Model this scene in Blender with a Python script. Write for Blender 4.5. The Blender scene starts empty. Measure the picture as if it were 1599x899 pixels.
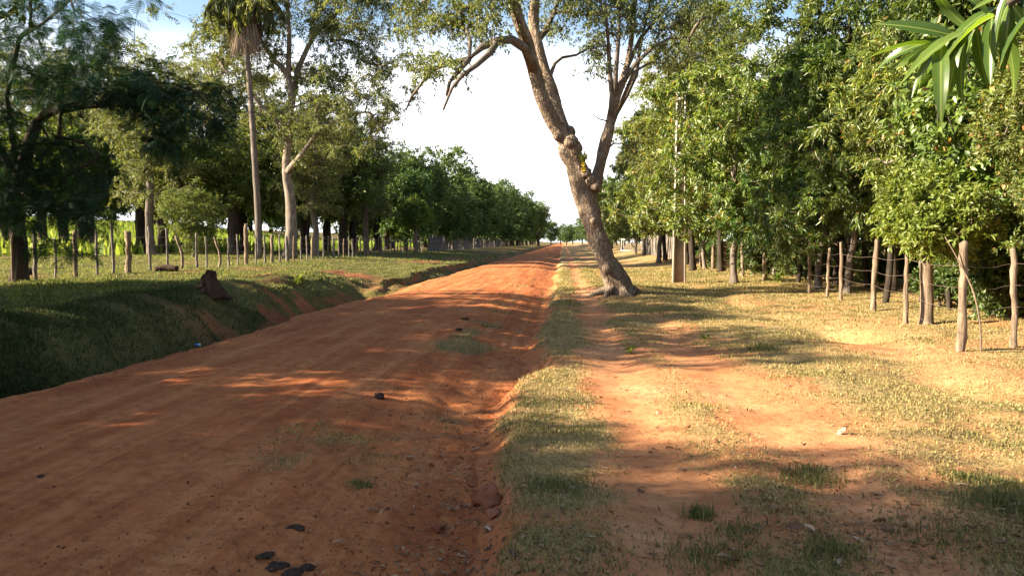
import bpy, math, random
import numpy as np
from mathutils import Vector

R = math.radians
SC = bpy.context.scene
COL = SC.collection
PI = math.pi

# ------------------------------------------------------------------ camera
CH = 1.6
FPX = 1209.0                       # focal length in pixels of the 1599 px wide photograph
YAW, PITCH = 3.79, 3.38
cam_d = bpy.data.cameras.new('camera'); cam = bpy.data.objects.new('camera', cam_d); COL.objects.link(cam)
cam_d.sensor_width = 36.0; cam_d.lens = 36.0 * FPX / 1599.0
cam_d.clip_start = 0.05; cam_d.clip_end = 6000
cam.location = (0, 0, CH); cam.rotation_euler = (R(90 - PITCH), 0, R(YAW))
SC.camera = cam

# ------------------------------------------------------------------ sky and sun
SUN_EL, SUN_AZ = 25.0, 12.0         # sun stands to the left of the road, a little behind the camera
w = bpy.data.worlds.new('World'); SC.world = w; w.use_nodes = True
nt = w.node_tree; nt.nodes.clear()
sky = nt.nodes.new('ShaderNodeTexSky'); sky.sky_type = 'NISHITA'; sky.sun_disc = False
sky.sun_elevation = R(SUN_EL); sky.sun_rotation = R(270 - SUN_AZ)
sky.air_density = 1.0; sky.dust_density = 1.0; sky.ozone_density = 1.3
bg = nt.nodes.new('ShaderNodeBackground'); bg.inputs['Strength'].default_value = 0.058
wo = nt.nodes.new('ShaderNodeOutputWorld')
# thin bright haze cloud, thicker towards the horizon, over the whole dome
_tc = nt.nodes.new('ShaderNodeTexCoord'); _sx = nt.nodes.new('ShaderNodeSeparateXYZ'); nt.links.new(_tc.outputs['Generated'], _sx.inputs[0])
_mp = nt.nodes.new('ShaderNodeMapping'); _mp.inputs['Scale'].default_value = (1.2, 1.2, 3.0); nt.links.new(_tc.outputs['Generated'], _mp.inputs[0])
_nz = nt.nodes.new('ShaderNodeTexNoise'); _nz.inputs['Scale'].default_value = 1.7; _nz.inputs['Detail'].default_value = 7; _nz.inputs['Roughness'].default_value = 0.55; nt.links.new(_mp.outputs[0], _nz.inputs['Vector'])
_mr = nt.nodes.new('ShaderNodeMapRange'); _mr.interpolation_type = 'SMOOTHSTEP'
for _k, _v in (('From Min', 0.36), ('From Max', 0.08), ('To Min', -0.45), ('To Max', 0.75)): _mr.inputs[_k].default_value = _v
nt.links.new(_sx.outputs[2], _mr.inputs[0])
_ad = nt.nodes.new('ShaderNodeMath'); _ad.operation = 'ADD'; nt.links.new(_nz.outputs['Fac'], _ad.inputs[0]); nt.links.new(_mr.outputs[0], _ad.inputs[1])
_cr = nt.nodes.new('ShaderNodeMapRange'); _cr.interpolation_type = 'SMOOTHSTEP'
for _k, _v in (('From Min', 0.35), ('From Max', 0.95), ('To Min', 0.0), ('To Max', 1.0)): _cr.inputs[_k].default_value = _v
nt.links.new(_ad.outputs[0], _cr.inputs[0])
_mx = nt.nodes.new('ShaderNodeMix'); _mx.data_type = 'RGBA'; nt.links.new(_cr.outputs[0], _mx.inputs[0]); nt.links.new(sky.outputs[0], _mx.inputs[6]); _mx.inputs[7].default_value = (7.6, 7.7, 7.9, 1)
nt.links.new(_mx.outputs[2], bg.inputs[0]); nt.links.new(bg.outputs[0], wo.inputs[0])
sl = bpy.data.lights.new('sun', 'SUN'); sl.energy = 5.0; sl.angle = R(0.55); sl.color = (1.0, 0.86, 0.66)
so = bpy.data.objects.new('sun', sl); COL.objects.link(so)
ld = Vector((math.cos(R(SUN_EL)) * math.cos(R(SUN_AZ)), math.cos(R(SUN_EL)) * math.sin(R(SUN_AZ)), -math.sin(R(SUN_EL))))
so.rotation_euler = ld.to_track_quat('-Z', 'Y').to_euler(); so.location = (-30, 0, 30)
vs = SC.view_settings
vs.view_transform = 'Standard'; vs.look = 'None'; vs.gamma = 1.0; vs.use_curve_mapping = False; vs.exposure = 2.25
cy = SC.cycles
cy.use_denoising = True; cy.max_bounces = 6; cy.diffuse_bounces = 3; cy.glossy_bounces = 2; cy.transmission_bounces = 4
cy.sample_clamp_indirect = 6.0; cy.caustics_reflective = False; cy.caustics_refractive = False

# ------------------------------------------------------------------ helpers
def rnd(seed): return np.random.default_rng(seed)
def norm(a): return a / np.maximum(np.linalg.norm(a, axis=-1, keepdims=True), 1e-9)

def _h(ix, iy, s):
    n = (ix.astype(np.int64) * 374761393 + iy.astype(np.int64) * 668265263 + s * 1442695041) & 0x7fffffff
    n = ((n ^ (n >> 13)) * 1274126177) & 0x7fffffff
    return ((n ^ (n >> 16)) & 0xffff) / 65535.0
def vn(x, y, s=0):                 # value noise, 0..1
    x = np.asarray(x, float); y = np.asarray(y, float)
    ix = np.floor(x); iy = np.floor(y); fx = x - ix; fy = y - iy
    fx = fx * fx * (3 - 2 * fx); fy = fy * fy * (3 - 2 * fy)
    a = _h(ix, iy, s); b = _h(ix + 1, iy, s); c = _h(ix, iy + 1, s); d = _h(ix + 1, iy + 1, s)
    return (a * (1 - fx) + b * fx) * (1 - fy) + (c * (1 - fx) + d * fx) * fy
def fbm(x, y, s=0, o=4):           # about -1..1
    t = 0; a = 1.0; n = 0
    for k in range(o):
        t = t + a * (vn(x * 2 ** k + 17.3 * k, y * 2 ** k - 9.1 * k, s + k) * 2 - 1); n += a; a *= 0.5
    return t / n * 1.4
def sst(e0, e1, x):
    t = np.clip((x - e0) / (e1 - e0), 0, 1); return t * t * (3 - 2 * t)

def mesh_np(name, V, F, mat=None, smooth=False):
    """V (n,3); F one (m,k) index array or a list of such arrays."""
    if not isinstance(F, (list, tuple)): F = [F]
    F = [np.asarray(f) for f in F if len(f)]
    me = bpy.data.meshes.new(name)
    V = np.ascontiguousarray(V, dtype=np.float32)
    me.vertices.add(len(V)); me.vertices.foreach_set('co', V.ravel())
    nl = sum(f.size for f in F); npoly = sum(len(f) for f in F)
    me.loops.add(nl); me.polygons.add(npoly)
    me.loops.foreach_set('vertex_index', np.concatenate([f.ravel() for f in F]).astype(np.int32))
    tot = np.concatenate([np.full(len(f), f.shape[1]) for f in F])
    st = np.concatenate([[0], np.cumsum(tot)[:-1]])
    me.polygons.foreach_set('loop_start', st.astype(np.int32))
    if smooth: me.polygons.foreach_set('use_smooth', np.ones(npoly, dtype=bool))
    me.update(calc_edges=True)
    if mat: me.materials.append(mat)
    return me
def obj(name, me, parent=None, loc=(0, 0, 0)):
    o = bpy.data.objects.new(name, me); COL.objects.link(o); o.location = loc
    if parent is not None: o.parent = parent
    return o
def tag(o, label=None, cat=None, group=None, kind=None):
    if label: o['label'] = label
    if cat: o['category'] = cat
    if group: o['group'] = group
    if kind: o['kind'] = kind
    return o
def thing(name, loc, label, cat, group=None, rz=0, sc=1):
    o = bpy.data.objects.new(name, None); COL.objects.link(o); o.location = loc
    o.rotation_euler = (0, 0, rz); o.scale = (sc, sc, sc) if np.isscalar(sc) else sc
    o.empty_display_size = 0.3
    return tag(o, label, cat, group)
def copy_tree(o, parent=None):
    c = o.copy(); COL.objects.link(c)
    if parent is not None: c.parent = parent
    for ch in list(o.children): copy_tree(ch, c)
    return c

class MB:                           # collects geometry into one mesh
    def __init__(s): s.V = []; s.F = {}; s.n = 0
    def add(s, V, F):
        V = np.asarray(V, float); s.V.append(V)
        for f in (F if isinstance(F, list) else [F]):
            f = np.asarray(f)
            if len(f): s.F.setdefault(f.shape[1], []).append(f + s.n)
        s.n += len(V)
    def mesh(s, name, mat, smooth=False):
        return mesh_np(name, np.concatenate(s.V), [np.concatenate(f) for f in s.F.values()], mat, smooth)

def tube(pts, rad, n=8, cap=True, rough=0.0, seed=0, lump=None):
    pts = np.asarray(pts, float); rad = np.asarray(rad, float); m = len(pts)
    T = np.zeros_like(pts); T[1:-1] = pts[2:] - pts[:-2]; T[0] = pts[1] - pts[0]; T[-1] = pts[-1] - pts[-2]; T = norm(T)
    a = np.array([1.0, 0, 0]) if abs(T[0][0]) < 0.8 else np.array([0, 1.0, 0])
    A = np.zeros_like(pts); 
    for i in range(m):
        a = a - T[i] * np.dot(a, T[i]); a = a / max(np.linalg.norm(a), 1e-9); A[i] = a
    B = np.cross(T, A)
    th = np.arange(n) * 2 * PI / n
    rr = rad[:, None] * np.ones((1, n))
    if rough:
        L = np.concatenate([[0], np.cumsum(np.linalg.norm(pts[1:] - pts[:-1], axis=1))])
        u = np.cos(th)[None, :] * 1.3 + 5 + seed; v = np.sin(th)[None, :] * 1.3
        k = L[:, None] / np.maximum(rad.max(), 0.02) * 0.5
        rr = rr * (1 + rough * fbm(u + k * 0.7, v + k * 0.5, seed, 3))
    V = pts[:, None, :] + rr[..., None] * (np.cos(th)[None, :, None] * A[:, None, :] + np.sin(th)[None, :, None] * B[:, None, :])
    V = V.reshape(-1, 3)
    i = np.arange(m - 1)[:, None] * n; j = np.arange(n)[None, :]; j2 = (j + 1) % n
    F = np.stack([i + j, i + j2, i + n + j2, i + n + j], -1).reshape(-1, 4)
    if cap:
        V = np.concatenate([V, [pts[0]], [pts[-1]]]); c0 = m * n; c1 = c0 + 1
        jj = np.arange(n); k2 = (jj + 1) % n
        T0 = np.stack([np.full(n, c0), k2, jj], -1); T1 = np.stack([np.full(n, c1), (m - 1) * n + jj, (m - 1) * n + k2], -1)
        return V, [F, np.concatenate([T0, T1])]
    return V, [F]
def spline(P, per=6):
    P = np.asarray(P, float); Q = np.concatenate([[2 * P[0] - P[1]], P, [2 * P[-1] - P[-2]]]); out = []
    for i in range(1, len(Q) - 2):
        t = np.linspace(0, 1, per, endpoint=False)[:, None]
        p0, p1, p2, p3 = Q[i - 1], Q[i], Q[i + 1], Q[i + 2]
        out.append(0.5 * (2 * p1 + (p2 - p0) * t + (2 * p0 - 5 * p1 + 4 * p2 - p3) * t ** 2 + (3 * p1 - p0 - 3 * p2 + p3) * t ** 3))
    return np.concatenate(out + [P[-1:]])
def box(x0, x1, y0, y1, z0, z1):
    V = [(x, y, z) for z in (z0, z1) for y in (y0, y1) for x in (x0, x1)]
    F = [(0, 2, 3, 1), (4, 5, 7, 6), (0, 1, 5, 4), (2, 6, 7, 3), (0, 4, 6, 2), (1, 3, 7, 5)]
    return np.array(V, float), np.array(F)
def inst(TV, TF, P, X, Z, S):
    """copies of a template (x forward, z up) at P with forward X, up Z (made square) and size S (n,) or (n,3)"""
    X = norm(X); Y = norm(np.cross(Z, X)); Z = np.cross(X, Y)
    S = np.asarray(S, float); S = S[:, None] * np.ones((1, 3)) if S.ndim == 1 else S
    M = np.stack([X * S[:, :1], Y * S[:, 1:2], Z * S[:, 2:]], 1)
    V = np.einsum('kj,njd->nkd', TV, M) + P[:, None, :]
    k = len(TV); n = len(P)
    if not isinstance(TF, list): TF = [TF]
    return V.reshape(-1, 3), [(f[None] + (np.arange(n) * k)[:, None, None]).reshape(-1, f.shape[1]) for f in TF]
def unit(rg, n): return norm(rg.normal(size=(n, 3)))

# camera rays, for measuring where the photographed things stand
_cy, _sy, _cp, _sp = math.cos(R(YAW)), math.sin(R(YAW)), math.cos(R(PITCH)), math.sin(R(PITCH))
def ray(px, py):
    u = (px - 799.5) / FPX; v = -(py - 449.5) / FPX
    f = np.array([0, _cp, -_sp]); up = np.array([0, _sp, _cp])
    d = np.array([u, 0, 0]) + f + v * up
    return np.array([d[0] * _cy - d[1] * _sy, d[0] * _sy + d[1] * _cy, d[2]])
def at(px, py, Y):
    d = ray(px, py); return np.array([0, 0, CH]) + d * (Y / d[1])

# ------------------------------------------------------------------ materials
def mat(name):
    m = bpy.data.materials.new(name); m.use_nodes = True; m.node_tree.nodes.clear(); return m, m.node_tree
def N(t, typ, **kw):
    n = t.nodes.new(typ)
    for k, v in kw.items(): setattr(n, k, v)
    return n
def lk(t, a, b): t.links.new(a, b)
def setin(n, **kw):
    for k, v in kw.items(): n.inputs[k].default_value = v
def ramp(t, src, stops):
    r = N(t, 'ShaderNodeValToRGB'); e = r.color_ramp.elements
    while len(e) < len(stops): e.new(0.5)
    for i, (p, c) in enumerate(stops):
        e[i].position = p; e[i].color = (*c, 1) if len(c) == 3 else c
    lk(t, src, r.inputs[0]); return r.outputs[0]
def noise(t, vec, scale, detail=5, rough=0.6):
    n = N(t, 'ShaderNodeTexNoise'); setin(n, Scale=scale, Detail=detail, Roughness=rough)
    if vec is not None: lk(t, vec, n.inputs['Vector'])
    return n.outputs['Fac']
def mixc(t, fac, a, b, mode='MIX'):
    m = N(t, 'ShaderNodeMix', data_type='RGBA', blend_type=mode)
    for sock, v in ((m.inputs[0], fac), (m.inputs[6], a), (m.inputs[7], b)):
        if hasattr(v, 'is_linked'): lk(t, v, sock)
        else: sock.default_value = v if np.isscalar(v) else ((*v, 1) if len(v) == 3 else v)
    return m.outputs[2]
def finish(t, color, rough=0.9, bump=None, bstr=0.3, bdist=0.02, spec=0.2):
    p = N(t, 'ShaderNodeBsdfPrincipled'); o = N(t, 'ShaderNodeOutputMaterial')
    if hasattr(color, 'is_linked'): lk(t, color, p.inputs['Base Color'])
    else: p.inputs['Base Color'].default_value = (*color, 1)
    p.inputs['Roughness'].default_value = rough; p.inputs['Specular IOR Level'].default_value = spec
    if bump is not None:
        b = N(t, 'ShaderNodeBump'); setin(b, Strength=bstr, Distance=bdist); lk(t, bump, b.inputs['Height']); lk(t, b.outputs[0], p.inputs['Normal'])
    lk(t, p.outputs[0], o.inputs[0]); return p

def leaf_mat(name, dark, mid, light, trans=0.32, rough=0.45, tcol=None, spec=0.35, patch=0.6, brown=None):
    m, t = mat(name)
    g = N(t, 'ShaderNodeNewGeometry'); tc = N(t, 'ShaderNodeTexCoord')
    c = ramp(t, g.outputs['Random Per Island'], [(0.0, dark), (0.55, mid), (0.96, light), (0.985, brown or light)])
    nz = noise(t, tc.outputs['Object'], patch, 2)
    oi = N(t, 'ShaderNodeObjectInfo')
    hs = N(t, 'ShaderNodeHueSaturation')
    mr = N(t, 'ShaderNodeMapRange'); setin(mr, **{'From Min': 0.3, 'From Max': 0.7, 'To Min': 0.75, 'To Max': 1.25}); lk(t, nz, mr.inputs[0])
    lk(t, mr.outputs[0], hs.inputs['Value']); lk(t, c, hs.inputs['Color'])
    mh = N(t, 'ShaderNodeMapRange'); setin(mh, **{'To Min': 0.485, 'To Max': 0.515}); lk(t, oi.outputs['Random'], mh.inputs[0]); lk(t, mh.outputs[0], hs.inputs['Hue'])
    p = N(t, 'ShaderNodeBsdfPrincipled'); setin(p, Roughness=rough); p.inputs['Specular IOR Level'].default_value = spec
    lk(t, hs.outputs[0], p.inputs['Base Color'])
    tr = N(t, 'ShaderNodeBsdfTranslucent')
    tm = mixc(t, 1.0, hs.outputs[0], tcol or (1.9, 1.75, 0.7), 'MULTIPLY'); lk(t, tm, tr.inputs[0])
    ms = N(t, 'ShaderNodeMixShader'); ms.inputs[0].default_value = trans
    lk(t, p.outputs[0], ms.inputs[1]); lk(t, tr.outputs[0], ms.inputs[2])
    o = N(t, 'ShaderNodeOutputMaterial'); lk(t, ms.outputs[0], o.inputs[0])
    return m
def cracked_bark(name, dark, mid, pale):
    m, t = mat(name); tc = N(t, 'ShaderNodeTexCoord'); P = tc.outputs['Object']
    nd = N(t, 'ShaderNodeTexNoise'); setin(nd, Scale=3.0, Detail=4); lk(t, P, nd.inputs['Vector'])
    wv = N(t, 'ShaderNodeVectorMath', operation='MULTIPLY_ADD'); lk(t, nd.outputs['Color'], wv.inputs[0]); wv.inputs[1].default_value = (0.25, 0.25, 0.25); lk(t, P, wv.inputs[2])
    mp = N(t, 'ShaderNodeMapping'); mp.inputs['Scale'].default_value = (1, 1, 0.38); lk(t, wv.outputs[0], mp.inputs[0])
    vo = N(t, 'ShaderNodeTexVoronoi', feature='DISTANCE_TO_EDGE'); setin(vo, Scale=11.0); lk(t, mp.outputs[0], vo.inputs['Vector'])
    n1 = noise(t, P, 22, 7, 0.75); n2 = noise(t, P, 2.4, 5, 0.65)
    col = ramp(t, n2, [(0.36, mid), (0.52, tuple((x + y) / 2 for x, y in zip(mid, pale))), (0.64, pale)])
    col = mixc(t, ramp(t, n1, [(0.35, (0.8, 0.8, 0.8)), (0.6, (0, 0, 0))]), col, tuple(0.5 * x for x in mid))
    col = mixc(t, ramp(t, vo.outputs['Distance'], [(0.0, (0.65, 0.65, 0.65)), (0.12, (0, 0, 0))]), col, dark)
    h = N(t, 'ShaderNodeMath', operation='MULTIPLY_ADD'); lk(t, n1, h.inputs[0]); h.inputs[1].default_value = 0.3
    mi = N(t, 'ShaderNodeMath', operation='MINIMUM'); lk(t, vo.outputs['Distance'], mi.inputs[0]); mi.inputs[1].default_value = 0.25; lk(t, mi.outputs[0], h.inputs[2])
    finish(t, col, 0.92, h.outputs[0], 0.9, 0.07, 0.1); return m
def bark_mat(name, a, b, scale=6, stretch=0.25, bstr=0.8, c=None):
    m, t = mat(name); tc = N(t, 'ShaderNodeTexCoord'); mp = N(t, 'ShaderNodeMapping'); lk(t, tc.outputs['Object'], mp.inputs[0])
    mp.inputs['Scale'].default_value = (1, 1, stretch)
    n1 = noise(t, mp.outputs[0], scale, 8, 0.7); n2 = noise(t, tc.outputs['Object'], 1.6, 4, 0.6)
    col = ramp(t, n1, [(0.36, a), (0.62, b)])
    col = mixc(t, ramp(t, n2, [(0.45, (0, 0, 0)), (0.65, (1, 1, 1))]), col, c or tuple(0.6 * x + 0.4 * y for x, y in zip(a, b)))
    finish(t, col, 0.92, n1, bstr, 0.03, 0.1); return m
def plain(name, a, b=None, scale=20, rough=0.85, bstr=0.2, spec=0.2):
    m, t = mat(name); tc = N(t, 'ShaderNodeTexCoord'); n1 = noise(t, tc.outputs['Object'], scale, 6, 0.65)
    col = ramp(t, n1, [(0.3, a), (0.7, b or a)]); finish(t, col, rough, n1, bstr, 0.01, spec); return m
def island_mat(name, stops, rough=0.9, trans=0.0, spec=0.15):
    m, t = mat(name); g = N(t, 'ShaderNodeNewGeometry'); c = ramp(t, g.outputs['Random Per Island'], stops)
    p = N(t, 'ShaderNodeBsdfPrincipled'); setin(p, Roughness=rough); p.inputs['Specular IOR Level'].default_value = spec
    lk(t, c, p.inputs['Base Color']); o = N(t, 'ShaderNodeOutputMaterial')
    if trans:
        tr = N(t, 'ShaderNodeBsdfTranslucent'); lk(t, mixc(t, 1.0, c, (1.3, 1.25, 0.8), 'MULTIPLY'), tr.inputs[0])
        ms = N(t, 'ShaderNodeMixShader'); ms.inputs[0].default_value = trans
        lk(t, p.outputs[0], ms.inputs[1]); lk(t, tr.outputs[0], ms.inputs[2]); lk(t, ms.outputs[0], o.inputs[0])
    else: lk(t, p.outputs[0], o.inputs[0])
    return m

M = {}
M['lance'] = leaf_mat('lance_leaf', (0.06, 0.095, 0.02), (0.125, 0.18, 0.036), (0.25, 0.29, 0.085), 0.36, 0.36, spec=0.55, brown=(0.30, 0.17, 0.055))
M['lance2'] = leaf_mat('deep_green_leaf', (0.035, 0.065, 0.016), (0.07, 0.11, 0.025), (0.14, 0.18, 0.045), 0.33, 0.42, spec=0.45)
M['olive'] = leaf_mat('olive_leaf', (0.055, 0.08, 0.02), (0.11, 0.145, 0.032), (0.2, 0.22, 0.065), 0.34, 0.45, brown=(0.28, 0.15, 0.05))
M['broad'] = leaf_mat('broad_leaf', (0.06, 0.10, 0.022), (0.11, 0.17, 0.035), (0.2, 0.26, 0.07), 0.34, 0.4, spec=0.45, brown=(0.32, 0.16, 0.05))
M['lance3'] = leaf_mat('green_lance_leaf', (0.04, 0.075, 0.016), (0.085, 0.145, 0.03), (0.18, 0.235, 0.065), 0.36, 0.36, spec=0.55, brown=(0.28, 0.2, 0.06))
M['fresh'] = leaf_mat('fresh_leaf', (0.09, 0.13, 0.02), (0.15, 0.20, 0.035), (0.24, 0.27, 0.07), 0.35, 0.4)
M['fine'] = leaf_mat('grey_green_leaf', (0.06, 0.08, 0.032), (0.11, 0.135, 0.05), (0.2, 0.215, 0.085), 0.38, 0.5)
M['orchard'] = leaf_mat('orchard_leaf', (0.045, 0.075, 0.02), (0.09, 0.13, 0.03), (0.17, 0.21, 0.055), 0.38, 0.42)
M['far'] = leaf_mat('dense_far_leaf', (0.035, 0.065, 0.02), (0.065, 0.115, 0.03), (0.12, 0.175, 0.048), 0.32, 0.5, patch=0.3)
M['feather'] = leaf_mat('feathery_leaf', (0.012, 0.03, 0.019), (0.02, 0.048, 0.026), (0.035, 0.07, 0.032), 0.2, 0.7, tcol=(1.2, 1.5, 0.7), spec=0.08)
M['mango'] = leaf_mat('mango_leaf', (0.06, 0.12, 0.02), (0.085, 0.155, 0.025), (0.13, 0.2, 0.04), 0.3, 0.28, spec=0.6)
M['bark_dark'] = bark_mat('dark_bark', (0.022, 0.018, 0.014), (0.065, 0.05, 0.038))
M['bark_grey'] = bark_mat('grey_bark', (0.07, 0.058, 0.047), (0.2, 0.165, 0.135))
M['bark_pale'] = bark_mat('pale_bark', (0.09, 0.07, 0.052), (0.29, 0.24, 0.19), 5, 0.5, 0.5)
M['bark_main'] = cracked_bark('rough_brown_bark', (0.06, 0.042, 0.03), (0.2, 0.14, 0.095), (0.36, 0.285, 0.21))
M['twig'] = plain('twig', (0.06, 0.045, 0.035), (0.12, 0.09, 0.065), 8)
M['post'] = bark_mat('weathered_post', (0.08, 0.058, 0.04), (0.27, 0.2, 0.14), 18, 0.1, 0.7)
M['post_grey'] = bark_mat('grey_weathered_post', (0.07, 0.06, 0.05), (0.25, 0.215, 0.18), 18, 0.1, 0.7)
M['wire'] = plain('rusty_wire', (0.16, 0.11, 0.08), (0.26, 0.2, 0.15), 40, 0.6)
M['concrete'] = plain('pole_concrete', (0.3, 0.27, 0.23), (0.47, 0.43, 0.37), 7, 0.9)
M['white'] = plain('white_paint', (0.6, 0.6, 0.58), (0.76, 0.76, 0.74), 9, 0.6)
exec_order = []

# ------------------------------------------------------------------ terrain
def xl(Y): return -5.75 + 0.28 * fbm(Y * 0.16, Y * 0 + 3.3, 5, 3) + 0.10 * fbm(Y * 1.1, Y * 0 + 1.3, 6, 2) * sst(120, 20, Y)
def xr(Y): return -0.50 + 0.22 * fbm(Y * 0.22, Y * 0 + 7.7, 8, 3) + 0.13 * fbm(Y * 1.3, Y * 0 + 2.2, 9, 2) * sst(120, 20, Y)
def z_road(X, Y):
    a, b = xl(Y), xr(Y); t = (X - a) / (b - a)
    z = 0.07 * (1 - (2 * t - 1) ** 2)
    rut = sst(0.62, 1.0, t); z = z - 0.15 * rut * rut * (0.6 + 0.5 * vn(Y * 0.5, Y * 0, 11))
    z = z - 0.05 * sst(0.1, 0.0, t)
    fade = sst(60, 15, Y)
    z = z + 0.022 * fbm(X * 1.5, Y * 0.12, 21, 4) + 0.014 * fbm(X * 5, Y * 1.2, 24, 3) * fade
    z = z + 0.010 * fbm(X * 5.2, Y * 0.09, 25, 2) * fade + 0.006 * fbm(X * 9, Y * 0.5, 26, 2) * fade
    rough = sst(0.55, 0.9, t) + 0.7 * sst(0.2, 0.05, t)
    z = z + rough * fade * (0.03 * fbm(X * 4, Y * 4, 22, 4) + 0.012 * (vn(X * 22, Y * 22, 27) - 0.5))
    return z
def z_right(X, Y):
    b = xr(Y); s = X - b; e = z_road(b, Y)
    step = sst(0.02, 0.22 + 0.28 * vn(Y * 0.8, Y * 0, 31), s)
    step = np.clip(step + 0.22 * fbm(X * 3.1, Y * 2.2, 30, 4) * 4 * step * (1 - step), 0, 1)
    top = 0.075 + 0.05 * fbm(X * 0.5, Y * 0.25, 33, 3)
    top = top - 0.045 * np.exp(-((X - 0.62) / 0.3) ** 2) - 0.04 * np.exp(-((X - 1.75) / 0.32) ** 2)
    xc = 4.35 + 0.35 * fbm(Y * 0.25, Y * 0 + 5, 35, 2); win = sst(4.5, 6, Y) * sst(30, 24, Y)
    top = top - win * (0.03 + 0.08 * fbm(Y * 0.45, Y * 0 + 9, 36, 2)) * np.exp(-((X - xc) / 0.38) ** 2) + win * 0.03 * np.exp(-((X - xc - 1.0) / 0.6) ** 2)
    top = top - 0.30 * np.exp(-(((X - 4.75) / 0.45) ** 2 + ((Y - 13.3) / 0.8) ** 2))
    top = top + 0.28 * np.exp(-(((X - 1.8) / 1.6) ** 2 + ((Y - 23.5) / 2.0) ** 2)) * 0.6
    top = top + 0.03 * fbm(X * 2.0, Y * 2.0, 37, 4) * sst(60, 15, Y) + 0.008 * (vn(X * 20, Y * 20, 38) - 0.5)
    top = top + 0.12 * sst(5, 9, X) + 0.4 * sst(4, 8, X) * sst(30, 70, Y)
    return e * (1 - step) + top * step
def z_left(X, Y):
    a = xl(Y); s = a - X; e = z_road(a, Y)
    near = sst(34, 17, Y)
    n1 = fbm(X * 0.35, Y * 0.22, 41, 4)
    # near: an open ditch with a high grassy bank
    d1 = -0.95 * np.exp(-((s - 1.2) / 0.75) ** 2) + 0.55 * sst(1.2, 3.5 + 0.5 * n1, s)
    ter = sst(0.35, 0.65, vn(Y * 0.28 + 3, s * 0.25, 44)); sc1 = 2.6 + 0.7 * fbm(Y * 0.35, Y * 0, 45, 2)
    d1 = d1 + 0.16 * ter * sst(sc1, sc1 + 0.22, s) * sst(5.2, 3.2, s) * sst(9, 14, Y)
    # far: a low eroded cut beside the road, then a long slope
    cut = 0.7 + 0.35 * fbm(Y * 0.5, Y * 0, 47, 3)
    d2 = -0.16 * np.exp(-((s - 0.35) / 0.3) ** 2) + 0.24 * sst(cut, cut + 0.28, s) + 0.34 * sst(1.0, 7.5, s)
    z = e * sst(0.5, 0, s) + near * d1 + (1 - near) * d2
    z = z + sst(0.2, 1, s) * (0.05 * n1 + (0.04 + 0.06 * sst(5.5, 4, s)) * fbm(X * 1.5, Y * 1.1, 48, 5) * sst(90, 25, Y))
    z = z + 0.10 * sst(8, 20, s) + 5.2 * sst(34, 105, s) * sst(5, 30, Y)
    return z
def zg(X, Y):
    X = np.asarray(X, float); Y = np.asarray(Y, float)
    return np.where(X < xl(Y), z_left(X, Y), np.where(X > xr(Y), z_right(X, Y), z_road(X, Y)))
def on(X, Y): return np.array([X, Y, float(zg(X, Y))])
def ground_at(px, py):
    d = ray(px, py); o = np.array([0, 0, CH]); t = 2.0 * 1.004 ** np.arange(1330)
    p = o + d * t[:, None]; k = int(np.argmax(p[:, 2] < zg(p[:, 0], p[:, 1])))
    return np.array([p[k, 0], p[k, 1], float(zg(p[k, 0], p[k, 1]))])

# how much grass covers the soil, 0..1
def g_right(X, Y):
    n = fbm(X * 0.9, Y * 0.6, 61, 4); f = fbm(X * 3.5, Y * 3.0, 62, 3)
    g = 0.46 + 0.16 * sst(1.9, 2.8, X) + 0.5 * n + 0.35 * f
    s = X - xr(Y)
    g = g + 0.35 * np.exp(-((X + 0.02) / 0.32) ** 2) + 0.15 * np.exp(-((X - 1.2) / 0.25) ** 2)
    g = g - 0.75 * np.exp(-((X - 0.62) / 0.27) ** 2) - 0.5 * np.exp(-((X - 1.75) / 0.27) ** 2) * sst(16, 9, Y) - 0.9 * sst(0.22, 0.05, s)
    g = g + 0.25 * sst(14, 26, Y) + 0.2 * sst(2.2, 3.0, X) * sst(4.6, 3.6, X) - 0.2 * np.exp(-((X - 4.6) / 0.6) ** 2) * sst(26, 18, Y)
    g = g + 0.15 * sst(5, 7, X)
    return np.clip(g, 0, 1)
def g_left(X, Y):
    s = xl(Y) - X
    g = 0.85 + 0.4 * fbm(X * 0.6, Y * 0.4, 64, 4) - 1.2 * sst(0.5, 0.1, s)
    e = 0.12; sl = np.hypot((z_left(X + e, Y) - z_left(X - e, Y)) / (2 * e), (z_left(X, Y + e) - z_left(X, Y - e)) / (2 * e))
    g = g - 0.8 * sst(0.85, 1.35, sl + 0.5 * fbm(X * 2.2, Y * 2.2, 66, 4)) * sst(13.5, 19, Y)
    g = g - 0.5 * sst(0.6, 0.8, fbm(X * 1.7, Y * 1.7, 70, 3) * .3 + vn(X * 0.22 + 4, Y * 0.3, 67)) * sst(14, 18, Y) * sst(1.5, 2.4, s) * sst(4.8, 3.4, s)
    return np.clip(g, 0, 1)
def g_road(X, Y):
    t = (X - xl(Y)) / (xr(Y) - xl(Y))
    g = -0.55 + 0.8 * fbm(X * 0.7, Y * 0.5, 68, 3) + 0.35 * fbm(X * 3, Y * 3, 69, 2) + 0.5 * np.exp(-((t - 0.8) / 0.1) ** 2)
    g = g + 0.9 * np.exp(-(((X + 1.25) / 0.35) ** 2 + ((Y - 7.2) / 0.5) ** 2)) + 0.7 * np.exp(-(((X + 1.6) / 0.4) ** 2 + ((Y - 11.5) / 0.9) ** 2))
    return np.clip(g, 0, 1) * sst(0.6, 0.75, t)

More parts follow.
